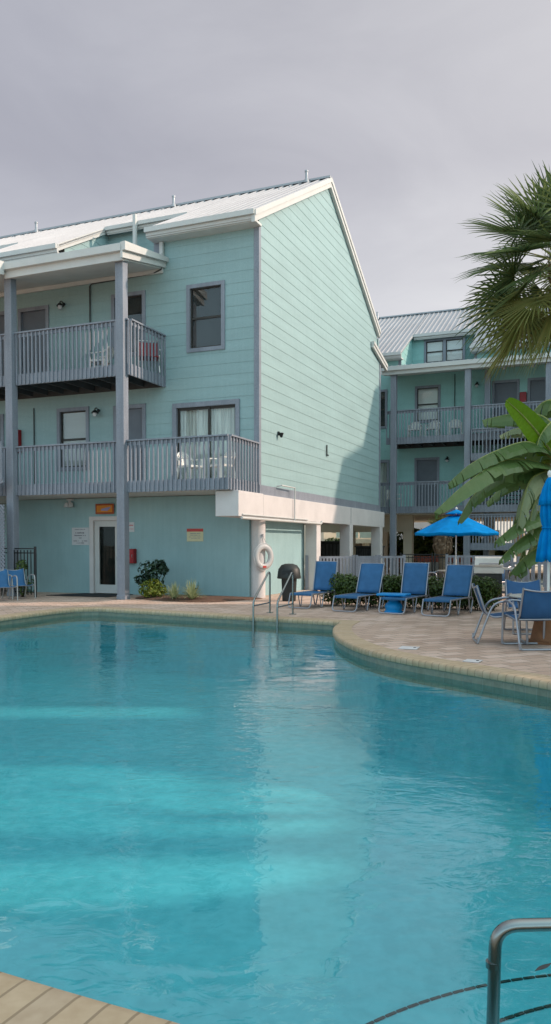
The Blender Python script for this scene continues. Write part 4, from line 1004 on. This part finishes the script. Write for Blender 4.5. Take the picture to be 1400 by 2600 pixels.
# barbecue
t = thing('barbecue', 'steel gas barbecue with a closed hood and a side shelf, behind the chairs', 'barbecue', (5.65,21.1,0), -.25)
b = MB(); b.prism([(-.25,.86),(-.26,.92),(-.16,1.10),(.02,1.14),(.22,1.05),(.25,.86)],'x',-.36,.36); b.build('hood', M['grill'], t, bevel=.012)
b = MB(); b.tube([(-.24,-.285,.93),(-.24,-.31,.955),(.24,-.31,.955),(.24,-.285,.93)], .014, 8); b.build('handle', M['silver'], t, smooth=True)
b = MB(); b.box(-.38,.38,-.27,.26,.70,.855); b.build('firebox', M['grill'], t); b = MB(); b.box(-.34,.34,-.24,.22,.10,.68); b.build('cabinet', M['rubber'], t)
for sg in (-1,1): b = MB(); b.box(sg*.62-.23,sg*.62+.23,-.24,.24,.80,.84); b.build('side_shelf', M['grill'], t)
for (x, y) in ((-.3,-.2),(.3,-.2),(-.3,.2),(.3,.2)): b = MB(); b.lathe([(.04,0),(.04,.08)], 10, (x,y,.01)); b.build('wheel', M['black'], t)
# deck plates, drain and mat
def plate(label, x, y, w, rz):
    t = thing('skimmer_lid', label, 'skimmer lid', (x,y,.002), rz)
    b = MB(); b.box(-w,w,-w,w,0,.012); b.build('lid', M['signcream' if False else 'concrete'], t, bevel=.004); b = MB(); b.lathe([(.02,.012),(.02,.016)], 10, (w*.6,0,0)); b.build('finger_hole', M['dark'], t)
plate('square pale skimmer lid set in the deck below the fourth lounger', 1.87,11.1,.13,radians(-20)); plate('small pale skimmer lid close to the curved coping', 2.45,9.85,.10,radians(-30))
t = thing('door_mat', 'black rubber mat on the deck in front of the glazed entrance door', 'mat', W(-4.9,-.75,.0), -ANG)
b = MB(); b.prism([(-1.1,-.62),(.95,-.62),(1.0,.62),(-.7,.62)],'z',.004,.018); b.build('mat', M['mat'], t)
t = thing('floating_leaf', 'small brown leaf floating by the near handrail', 'leaf', (1.02,2.98,-.160), .6)
b = MB(); b.sheet([[(x, .012*sin(pi*(x+.05)/.1), .002), (x, -.012*sin(pi*(x+.05)/.1), .003)] for x in [-.05+.0125*i for i in range(9)]]); b.build('blade', M['dark_wood'], t, solid=.001)
t = thing('pool_drain', 'small dark drain cover under water near the right edge of the pool', 'drain', (2.9,8.1,-1.278), .2)
b = MB(); b.lathe([(.07,0),(.07,.012),(.05,.02)], 18); b.build('cover', M['dark_wood'], t)
# moulded chairs on the balconies
def plastic_chair():
    b = MB(); w = .25
    b.sheet([[(x*w, y, .42-.012*(1-x*x)) for x in (-1,-.5,0,.5,1)] for y in (-.24,-.1,.05,.2)])
    for i in range(7):
        x = -.20+.0667*i; h = .80-.11*(x/.22)**2
        b.beam((x*.92,.20,.43),(x,.30,h-.02),.045,.014,up=(0,1,0))
    b.tube(crom([(-.27,.16,.60),(-.235,.27,.69),(-.12,.305,.785),(0,.31,.80),(.12,.305,.785),(.235,.27,.69),(.27,.16,.60)], 4), .018, 6)
    for s in (-1,1):
        b.beam((s*.265,-.24,.60),(s*.265,.18,.62),.055,.02); b.beam((s*.26,-.23,0),(s*.255,-.21,.60),.05,.035); b.beam((s*.25,.28,0),(s*.23,.2,.44),.05,.035); b.beam((s*.265,.17,.44),(s*.265,.17,.61),.04,.03)
    for s in (-1,1): b.beam((s*.25,-.23,.40),(s*.25,.2,.40),.03,.05)
    b.beam((-.25,-.235,.40),(.25,-.235,.40),.03,.05)
    return b
pc = MB(); pcb = plastic_chair()
def pchair(label, p, rz, grp):
    global PC
    if PC is None:
        PC = pcb.build('plastic_chair', M['chair_white'], None, solid=.012)
        o = PC
    else: o = PC.copy(); COL.objects.link(o)
    o.location = p; o.rotation_euler = (0,0,rz); tag(o, label, 'chair', grp); return o
PC = None
g1 = 'white plastic chairs on the balconies'
pchair('white plastic chair before the sliding door, left one of two on the lower balcony', W(-1.62,-.85,3.13), -ANG+radians(75), g1)
pchair('white plastic chair on the lower balcony at the railing corner, right one of two', W(-.72,-.80,3.13), -ANG+radians(-25), g1)
pchair('white plastic chair on the upper balcony of the nearer building, behind the railing', W(-4.55,-.70,6.20), -ANG+radians(-80), g1)
pchair('white plastic chair on the far upper balcony, left one of three', W(.75,15.7,6.16), -ANG+radians(6), g1)
pchair('white plastic chair on the far upper balcony, middle one of three', W(1.55,15.7,6.16), -ANG+radians(-8), g1)
pchair('white plastic chair on the far upper balcony, right one of three beside the post', W(2.55,15.7,6.16), -ANG+radians(10), g1)
pchair('white plastic chair on the middle floor further back, behind the darkest post', W(-.2,15.7,3.13), -ANG+radians(60), g1)
t = thing('folding_chair', 'red folding chair with a white frame behind the upper balcony railing', 'chair', W(-3.15,-.45,6.20), -ANG+.6)
b = MB(); b.sheet([[(-.27,y,z),(.27,y,z)] for y, z in ((-.28,.44),(.12,.40),(.2,.46),(.34,.95))]); b.build('sling', M['red'], t, solid=.01)
b = MB()
for s in (-1,1): b.tube([(s*.29,-.32,0),(s*.29,.12,.42),(s*.29,.34,1.0)], .014, 6); b.tube([(s*.29,.36,0),(s*.29,-.28,.46)], .014, 6); b.tube([(s*.30,-.3,.62),(s*.30,.22,.66)], .016, 6)
b.tube([(-.29,.34,1.0),(.29,.34,1.0)], .014, 6); b.build('frame', M['chair_white'], t, smooth=True)
# ================================================================== plants
M['palm'] = leafmat('palm_leaf', (.058,.105,.036), (.20,.25,.09), .40, .36)
M['palm_old'] = leafmat('old_palm_leaf', (.17,.20,.05), (.28,.27,.08), .4, .55)
M['trunk'] = paint('palm_trunk', (.14,.105,.075), .9, var=.35, scale=7, stretch=(1,1,3), bump=.6)
M['boot'] = paint('palm_boots', (.16,.10,.055), .9, var=.4, scale=9)
M['dead'] = leafmat('dead_frond', (.16,.10,.06), (.30,.20,.13), .15, .8)
M['hedge'] = leafmat('hedge_leaf', (.028,.062,.012), (.11,.17,.03), .3, .4)
M['twig'] = paint('twig', (.05,.035,.022), .9, var=.3)
M['shrub'] = leafmat('dark_shrub_leaf', (.007,.028,.014), (.03,.075,.035), .15, .3)
M['lime'] = leafmat('lime_leaf', (.10,.15,.012), (.24,.26,.03), .3, .5)
M['blade'] = leafmat('striped_blade', (.24,.30,.13), (.50,.52,.30), .3, .5)
M['banana'] = leafmat('banana_leaf', (.095,.17,.052), (.165,.25,.085), .38, .30)
M['banana_new'] = leafmat('young_banana_leaf', (.13,.27,.012), (.20,.34,.02), .45, .35)
M['banana_old'] = leafmat('torn_banana_leaf', (.20,.25,.13), (.34,.37,.20), .3, .6)
M['stalk'] = paint('banana_stalk', (.25,.27,.08), .5, var=.25, scale=5, stretch=(1,1,.3))
M['mulch'] = paint('bark_mulch', (.12,.065,.042), .95, var=.5, scale=14, fine=.6, fscale=50, bump=1.)
M['far_leaf'] = leafmat('far_shrub_leaf', (.03,.065,.015), (.11,.15,.03), .2, .6)
rnd = random.Random(11)
def fan(mb, base, d, up, R, n=26, spread=112, droop=.45, web=.42, wbase=.055):
    """fan leaf: blades from base spreading round direction d, webbed near the base, drooping tips"""
    d = d.normalized(); side = d.cross(up).normalized(); nrm = side.cross(d).normalized()
    for i in range(n):
        a = radians(-spread+2*spread*i/(n-1)); L = R*(1-.22*(abs(a)/radians(spread))**2)*rnd.uniform(.9,1.06)
        b0 = d*cos(a)+side*sin(a); cup = .25*abs(sin(a)); w = wbase*R
        pts = []
        for k in (0,.22,web,.70,.88,1.):
            g = droop*rnd.uniform(.85,1.15)*L*(k**2.6)
            pts.append(base+b0*(L*k)+nrm*(cup*L*k*.5)-Vector((0,0,g)))
        sv = (side*cos(a)-d*sin(a)).normalized()
        ws = [.012, .22*L*radians(2*spread/(n-1))*.62, web*L*radians(2*spread/(n-1))*.42, w*.30, w*.14, .001]
        zz = nrm*.018
        V = []
        for p, q in zip(pts, ws): V += [p-sv*q-zz*(q/.05), p+zz*(q/.05), p+sv*q-zz*(q/.05)]
        F = []
        for k in range(5): F += [(3*k,3*k+1,3*k+4,3*k+3),(3*k+1,3*k+2,3*k+5,3*k+4)]
        mb.add(V, F)
# ---- cabbage palm, trunk just right of the frame
px_, py_, hz = 6.10, 17.0, 7.3
T = thing('palm_tree', 'tall fan palm with a dense round crown against the sky at the right edge', 'palm tree', (px_,py_,0), 0)
tk = MB(); tk.tube([(.10*sin(z*.5),.0,z) for z in [i*.4 for i in range(20)]]+[(0,0,hz)], [.20-.004*i+(.015 if i % 2 else 0) for i in range(20)]+[.2], 14); tk.build('trunk', M['trunk'], T, smooth=True)
bt = MB()
for i in range(46):
    a = i*2.4; z = hz-1.3+1.25*i/46; o = Vector((cos(a),sin(a),0)); bt.beam(o*.14+Vector((0,0,z)), o*.34+Vector((0,0,z+.30)), .09, .035, up=(0,0,1))
bt.build('boots', M['boot'], T)
lv = MB(); ol = MB(); pe = MB(); nf = 66
for i in range(nf):
    a = i*2.39996+rnd.uniform(-.2,.2); k = i/(nf-1)
    el = radians(84-132*k**.85+rnd.uniform(-8,8))
    d = Vector((cos(a)*cos(el),sin(a)*cos(el),sin(el))); o = Vector((0,0,hz+.15-.35*k))
    Lp = rnd.uniform(.95,1.35) if k > .15 else rnd.uniform(.7,1.0)
    e = o+d*Lp-Vector((0,0,.10*Lp*cos(el)**2)); md = o+d*Lp*.5
    pe.tube([o,md,e], [.022,.016,.012], 5)
    d2 = (e-md).normalized()-Vector((0,0,.10*cos(el)))
    up = Vector((-d.x*sin(el),-d.y*sin(el),cos(el))) if abs(el) < 1.5 else Vector((0,1,0))
    up = up.normalized()+Vector((rnd.uniform(-.9,.9),rnd.uniform(-.9,.9),rnd.uniform(-.2,.3)))
    fan(ol if (k > .80 and rnd.random() < .75) else lv, e, d2, up, rnd.uniform(1.08,1.40), n=27, droop=.02+.13*max(0,cos(el)), web=.33)
cr = lv.build('crown', M['palm'], T, fix=False); ol.build('old_fronds', M['palm_old'], T, fix=False); pe.build('leaf_stalks', M['stalk'], T, smooth=True)
# ---- banana plant
bx, by = 5.42, 15.0
B = thing('banana_plant', 'banana plant with long torn arching leaves at the right edge, behind the closed umbrella', 'banana plant', (bx,by,0), 0)
ob = Vector((bx,by,0))
st = MB(); st.tube(crom([(0,0,0),(-.02,0,1.0),(-.10,0,2.0),(-.16,0,2.75)], 5), [.15-.0042*i for i in range(16)], 12); st.tube(crom([(.35,.3,0),(.3,.3,1.2),(.25,.25,2.2)], 5), [.11-.003*i for i in range(11)], 10)
st.build('stem', M['stalk'], B, smooth=True)
def leaf(pts, wid, mat, droop=(50,50), tears=9, sides=None, gap=.3, rib=True, name='leaf'):
    """blade along a midrib given by (px, py, depth); each half folds down and is torn into strips"""
    P = crom([at(*p)-ob for p in pts], 8); n = len(P); mb = MB()
    L = [0.]
    for a, b in zip(P, P[1:]): L.append(L[-1]+(b-a).length)
    tot = L[-1]
    def frame(i):
        t = (P[min(i+1,n-1)]-P[max(i-1,0)]).normalized()
        if sides: s = Vector(sides); s = (s-t*s.dot(t)).normalized()
        else:
            s = t.cross(Vector((0,0,1))); s = s.normalized() if s.length > .05 else Vector((1,0,0))
        return t, s
    def width(k): return wid*min(1, (k/.10)**.6 if k > 0 else 0)*(max(0,1-k)**.33)*1.08
    for sgn in (1,-1):
        dr = radians(droop[0] if sgn > 0 else droop[1])
        cuts = sorted([0,n-1]+[rnd.randrange(2,n-2) for _ in range(tears)])
        for a, b in zip(cuts, cuts[1:]):
            if b-a < 1: continue
            tw = rnd.uniform(-.18,.18); sw = rnd.uniform(.9,1.05)
            rows = []
            for i in range(a, b+1):
                t, s = frame(i); w = width(L[i]/tot)*sw; q = dr+tw
                sh = 0
                if b-a > 0: sh = gap*.045*(((i-a)/(b-a))-.5)*-2*(1 if tears else 0)
                up = Vector((0,0,1)) if not sides else s.cross(t)
                row = []
                for j, u in enumerate((0,.35,.7,1.)):
                    qq = q*(.55+.45*u) if not sides else q
                    row.append(P[i]+s*(sgn*w*u*cos(qq))-up*(w*u*sin(qq))+t*(sh*u)+t*(.10*w*u)+up*(.012*(1-u)+.006*sin(i*2.1+j)))
                rows.append(row)
            mb.sheet(rows)
    o = mb.build(name, M[mat], B, smooth=False, fix=False)
    if rib:
        r = MB(); r.tube([p+Vector((0,0,.004)) for p in P], [.026*(1-.85*i/(n-1)) for i in range(n)], 6); r.build('midrib', M['stalk'], o, smooth=True)
    return o
leaf([(1402,1150,15.0),(1365,1098,14.8),(1325,1052,14.6),(1286,1016,14.4)], .27, 'banana_new', (8,8), 0, sides=(-.62,.05,-.78), rib=True)
leaf([(1415,1090,15.3),(1375,1056,15.6),(1310,1050,15.8),(1224,1068,16.0)], .36, 'banana', (76,60), 10)
leaf([(1400,1110,15.2),(1350,1092,15.3),(1310,1090,15.4),(1268,1108,15.5)], .22, 'banana_old', (60,50), 7)
leaf([(1405,1165,15.0),(1345,1124,14.7),(1270,1142,14.5),(1195,1180,14.3),(1138,1230,14.2)], .43, 'banana', (74,36), 8)
leaf([(1400,1185,15.0),(1330,1168,14.6),(1262,1178,14.3),(1180,1232,14.0),(1103,1302,13.8)], .43, 'banana', (74,36), 8)
leaf([(1398,1195,15.0),(1320,1192,14.9),(1255,1218,14.8),(1200,1262,14.7),(1163,1326,14.6)], .36, 'banana', (66,45), 8)
leaf([(1398,1195,14.9),(1352,1215,14.6),(1330,1270,14.4),(1318,1335,14.3)], .34, 'banana_old', (66,62), 9)
leaf([(1410,1275,15.0),(1370,1300,14.7),(1318,1326,14.5),(1256,1378,14.3)], .36, 'banana', (68,45), 10)
leaf([(1410,1300,15.0),(1360,1342,14.7),(1310,1380,14.5),(1268,1425,14.4)], .33, 'banana', (66,45), 11)
leaf([(1420,1330,15.2),(1372,1375,15.0),(1340,1415,14.9),(1312,1462,14.8)], .34, 'banana', (60,50), 11)
leaf([(1415,1240,15.3),(1385,1290,15.5),(1340,1365,15.6),(1322,1425,15.7)], .34, 'banana', (60,60), 10)
leaf([(1404,1120,15.3),(1365,1118,15.4),(1325,1138,15.5),(1290,1180,15.6)], .28, 'banana', (64,50), 6)
leaf([(1398,1205,14.8),(1372,1250,14.6),(1352,1300,14.5),(1345,1352,14.4)], .26, 'banana_old', (62,60), 10)
leaf([(1402,1200,15.1),(1352,1200,15.3),(1290,1225,15.5),(1235,1278,15.6)], .30, 'banana', (68,50), 8)
leaf([(1420,1060,15.0),(1395,1078,14.8),(1372,1110,14.7),(1362,1150,14.6)], .28, 'banana', (60,50), 6)
leaf([(1408,1290,15.2),(1375,1330,15.4),(1352,1380,15.5),(1342,1440,15.6)], .28, 'banana_old', (62,55), 9)
leaf([(1425,1015,15.6),(1385,1020,15.8),(1355,1048,15.9),(1338,1085,16.0)], .36, 'banana', (70,55), 4)
leaf([(1402,1215,15.2),(1362,1235,15.3),(1322,1285,15.4),(1300,1350,15.5)], .38, 'banana', (66,55), 5)
leaf([(1412,1372,15.1),(1372,1388,14.9),(1332,1416,14.8),(1296,1456,14.7)], .34, 'banana', (66,45), 4)
leaf([(1412,1180,15.1),(1395,1168,14.9),(1380,1172,14.8),(1370,1190,14.8)], .10, 'lime', (50,50), 2, rib=False)
# ---- leaf-cluster plants
def clump(mb, c, R, n, size, shell=.55, flat=1., lo=-1, aspect=.5):
    for _ in range(n):
        while True:
            p = Vector((rnd.uniform(-1,1),rnd.uniform(-1,1),rnd.uniform(lo,1)))
            if shell < p.length < 1: break
        q = Vector((p.x*R[0],p.y*R[1],p.z*R[2]))+Vector(c)
        nrm = (p+Vector((rnd.uniform(-.8,.8),rnd.uniform(-.8,.8),rnd.uniform(-.2,1.0)))).normalized()
        t = nrm.orthogonal().normalized(); t = (Matrix.Rotation(rnd.uniform(0,2*pi),3,nrm) @ t); b = nrm.cross(t)
        s = size*rnd.uniform(.6,1.25); w = s*aspect
        mb.add([q-t*s, q-t*.2*s+b*w+nrm*.12*s, q+t*s-nrm*.15*s, q-t*.2*s-b*w+nrm*.12*s], [(0,1,2,3)])
h0, h1 = Vector((1.25,18.95,0)), Vector((4.85,17.35,0)); hd = (h1-h0); hn = Vector((-hd.y,hd.x,0)).normalized()*-1
T = thing('hedge', 'low clipped green hedge behind the four blue loungers', 'hedge', h0, 0)
mb = MB(); tw = MB()
for i in range(46):
    k = (i+.5)/46; c = hd*k+Vector((rnd.uniform(-.05,.05),rnd.uniform(-.16,.42),0)); z = rnd.uniform(.44,.56)+.03*sin(k*17)
    clump(mb, (c.x,c.y,z), (.24,.28,.22), 460, .034, .45, aspect=.6)
for i in range(40):
    k = (i+.5)/40; c = hd*k+Vector((rnd.uniform(-.03,.03),rnd.uniform(-.1,.38),0)); clump(mb, (c.x,c.y,.27), (.22,.26,.24), 230, .034, .4, aspect=.6)
for i in range(70):
    k = rnd.random(); c = hd*k+Vector((0,rnd.uniform(-.1,.4),0)); tw.tube([c, c+Vector((rnd.uniform(-.1,.1),rnd.uniform(-.1,.1),.35)), c+Vector((rnd.uniform(-.2,.2),rnd.uniform(-.15,.15),.6))], [.012,.009,.004], 5)
mb.build('foliage', M['hedge'], T, fix=False); tw.build('stems', M['twig'], T)
# planting bed and its plants
bed = [W(-3.1,-.02),W(-3.15,-1.2),W(-2.5,-1.75),W(-1.5,-2.05),W(-.6,-2.05),W(-.12,-1.3),W(.02,-.02)]
mb = MB(); bp = crom([Vector((p.x,p.y,0)) for p in bed], 5, closed=True); cc = sum(bp, Vector())/len(bp); rows = []
for f, z in ((1,.004),(.93,.03),(.7,.055),(.4,.07),(.05,.075)): rows.append([cc+(p-cc)*f+Vector((0,0,z+rnd.uniform(-.006,.006))) for p in bp+[bp[0]]])
mb.sheet(rows); o = mb.build('planting_bed', M['mulch'], None, smooth=True); o['kind'] = 'structure'
def shrub(name, label, cat, p, blobs, mat, size, n, asp=.5, group=None, stems=6):
    t = thing(name, label, cat, p, 0, group); a = MB(); s = MB()
    for (c, R) in blobs: clump(a, c, R, n, size, .25, aspect=asp)
    for i in range(stems):
        c = rnd.choice(blobs)[0]; s.tube([(rnd.uniform(-.05,.05),rnd.uniform(-.05,.05),-.02),(c[0]*.5,c[1]*.5,c[2]*.55),c], [.014,.010,.005], 5)
    a.build('foliage', M[mat], t, fix=False); s.build('stems', M['twig'], t); return t
p = W(-2.72,-1.0)
shrub('shrub', 'dark glossy leaved shrub against the stucco wall, behind the lime one', 'shrub', (p.x,p.y,.05), [((-.12,0,.75),(.30,.28,.24)),((.16,.05,.82),(.22,.22,.20)),((-.30,0,.45),(.20,.2,.16)),((.05,-.05,.48),(.30,.28,.26)),((.3,0,.7),(.14,.14,.12))], 'shrub', .075, 120, .42)
p = W(-2.42,-1.45)
shrub('shrub', 'low lime green shrub in front of the dark one in the planting bed', 'shrub', (p.x,p.y,.05), [((-.16,0,.22),(.24,.22,.22)),((.14,0,.20),(.26,.22,.18)),((0,0,.36),(.2,.18,.14)),((-.02,-.05,.14),(.36,.25,.14))], 'lime', .05, 190, .5)
def tuft(label, p, n, R, mat='blade', g='striped grass tufts in the planting bed'):
    t = thing('grass_tuft', label, 'grass tuft', p, 0, g); a = MB()
    for i in range(n):
        q = rnd.uniform(0,2*pi); l = R*rnd.uniform(.7,1.1); e = radians(rnd.uniform(25,85)); w = .009
        o = Vector((cos(q)*.03,sin(q)*.03,0)); d = Vector((cos(q)*cos(e),sin(q)*cos(e),sin(e))); s = Vector((-sin(q),cos(q),0))
        P = [o+d*(l*k)-Vector((0,0,.5*l*k**2.4*cos(e))) for k in (0,.4,.75,1)]
        for k in range(3): 
            w0, w1 = w*(1,1,.7,.1)[k], w*(1,1,.7,.1)[k+1]; a.add([P[k]-s*w0,P[k]+s*w0,P[k+1]+s*w1,P[k+1]-s*w1],[(0,1,2,3)])
    a.build('blades', M[mat], t, fix=False); return t
p = W(-1.62,-1.75); tuft('striped grass tuft nearer the lime shrub in the planting bed', (p.x,p.y,.06), 150, .46)
p = W(-1.07,-1.8); tuft('striped grass tuft nearer the round column in the planting bed', (p.x,p.y,.06), 190, .54)
shrub('shrub', 'small green plant poking up behind the low chairs by the gate', 'shrub', (-7.0,22.0,0), [((0,0,.9),(.16,.15,.14)),((-.1,0,.55),(.2,.2,.3)),((.1,0,.3),(.3,.2,.25))], 'hedge', .06, 90)
# short thatch palm and far shrubs
T = thing('thatch_palm', 'short palm with a fat skirt of brown dead fronds between the two buildings', 'palm tree', (6.75,32.2,0), 0)
a = MB(); a.tube([(0,0,0),(0,0,1.0),(0,0,2.1)], [.16,.15,.14], 10); a.build('trunk', M['trunk'], T, smooth=True)
a = MB()
for i in range(420):
    q = rnd.uniform(0,2*pi); z0_ = rnd.uniform(1.55,2.08); o = Vector((cos(q)*.12,sin(q)*.12,z0_)); r = .40*rnd.uniform(.75,1.05); z1_ = z0_-rnd.uniform(.35,.95); s = Vector((-sin(q),cos(q),0))*rnd.uniform(.02,.045)
    m_ = Vector((cos(q)*r,sin(q)*r,(z0_*.55+z1_*.45))); e = Vector((cos(q)*r*.62,sin(q)*r*.62,max(z1_,.98)))
    a.add([o-s,o+s,m_+s,m_-s,e+s*.5,e-s*.5],[(0,1,2,3),(3,2,4,5)])
a.build('dead_skirt', M['dead'], T, fix=False)
a = MB()
for i in range(16):
    q = i*2.4; el = radians(rnd.uniform(-5,60)); d = Vector((cos(q)*cos(el),sin(q)*cos(el),sin(el))); fan(a, Vector((0,0,2.1))+d*.35, d, Vector((-d.x*.4,-d.y*.4,1)), .5, n=16, droop=.3)
a.build('crown', M['palm_old'], T, fix=False)
for i, (x, y, s, lb) in enumerate(((7.4,44,1.5,'dark green rounded shrub far behind, left of the thatch palm'),(9.5,44,1.7,'dark green shrub far behind, right of the thatch palm'),(11.8,45,1.2,'green shrub far behind the barbecue'),(3.6,50,1.2,'green shrub far behind, seen through the carport'))):
    shrub('shrub', lb, 'shrub', (x,y,0), [((-.7*s,0,.75*s),(.7*s,.5*s,.55*s)),((.1*s,0,1.0*s),(.75*s,.5*s,.6*s)),((.8*s,0,.7*s),(.6*s,.5*s,.5*s)),((0,-.3,.4*s),(1.2*s,.5*s,.4*s))], 'far_leaf', .15*s, 330, .5)
tp = thing('dry_grass_clump', 'tan dry clump behind the black railing between the buildings', 'plant', (6.2,38,0), 0)
a = MB()
for i in range(260):
    q = rnd.uniform(0,2*pi); l = rnd.uniform(.8,1.5); e = radians(rnd.uniform(35,85)); d = Vector((cos(q)*cos(e),sin(q)*cos(e),sin(e))); s = Vector((-sin(q),cos(q),0))*.035; o = Vector((rnd.uniform(-.7,.7),rnd.uniform(-.3,.3),0))
    a.add([o-s,o+s,o+d*l-Vector((0,0,.2*l))],[(0,1,2)])
a.build('blades', M['dead'], tp, fix=False)

# leafy tree added out of view in the apartment gap to dapple the pool light
tr_ = thing('added_shade_tree', 'unseen leafy tree added beyond the right edge to dapple the pool light', 'tree', (12.4,7.9,0), 0)
a = MB(); a.tube([(0,0,0),(.1,.05,2.5),(.0,0,5.0),(.1,.1,7.0)], [.18,.15,.12,.05], 10)
for q in range(7): a.tube([(0,0,4.2+.35*q),(cos(q*2.4)*.8,sin(q*2.4)*.9,5.3+.4*q)], [.06,.02], 6)
a.build('trunk', M['trunk'], tr_, smooth=True)
a = MB()
for (c, R, n_) in (((0,.9,6.6),(.9,.7,.9),35),((0,-.7,6.7),(.9,.8,.8),30),((.1,.2,7.8),(.9,1.2,.9),70),((0,1.2,8.0),(.8,.6,.8),60),((0,-1.2,7.8),(.8,.6,.7),60)): clump(a, c, R, n_, .13, .2, aspect=.5)
a.build('crown', M['hedge'], tr_, fix=False)
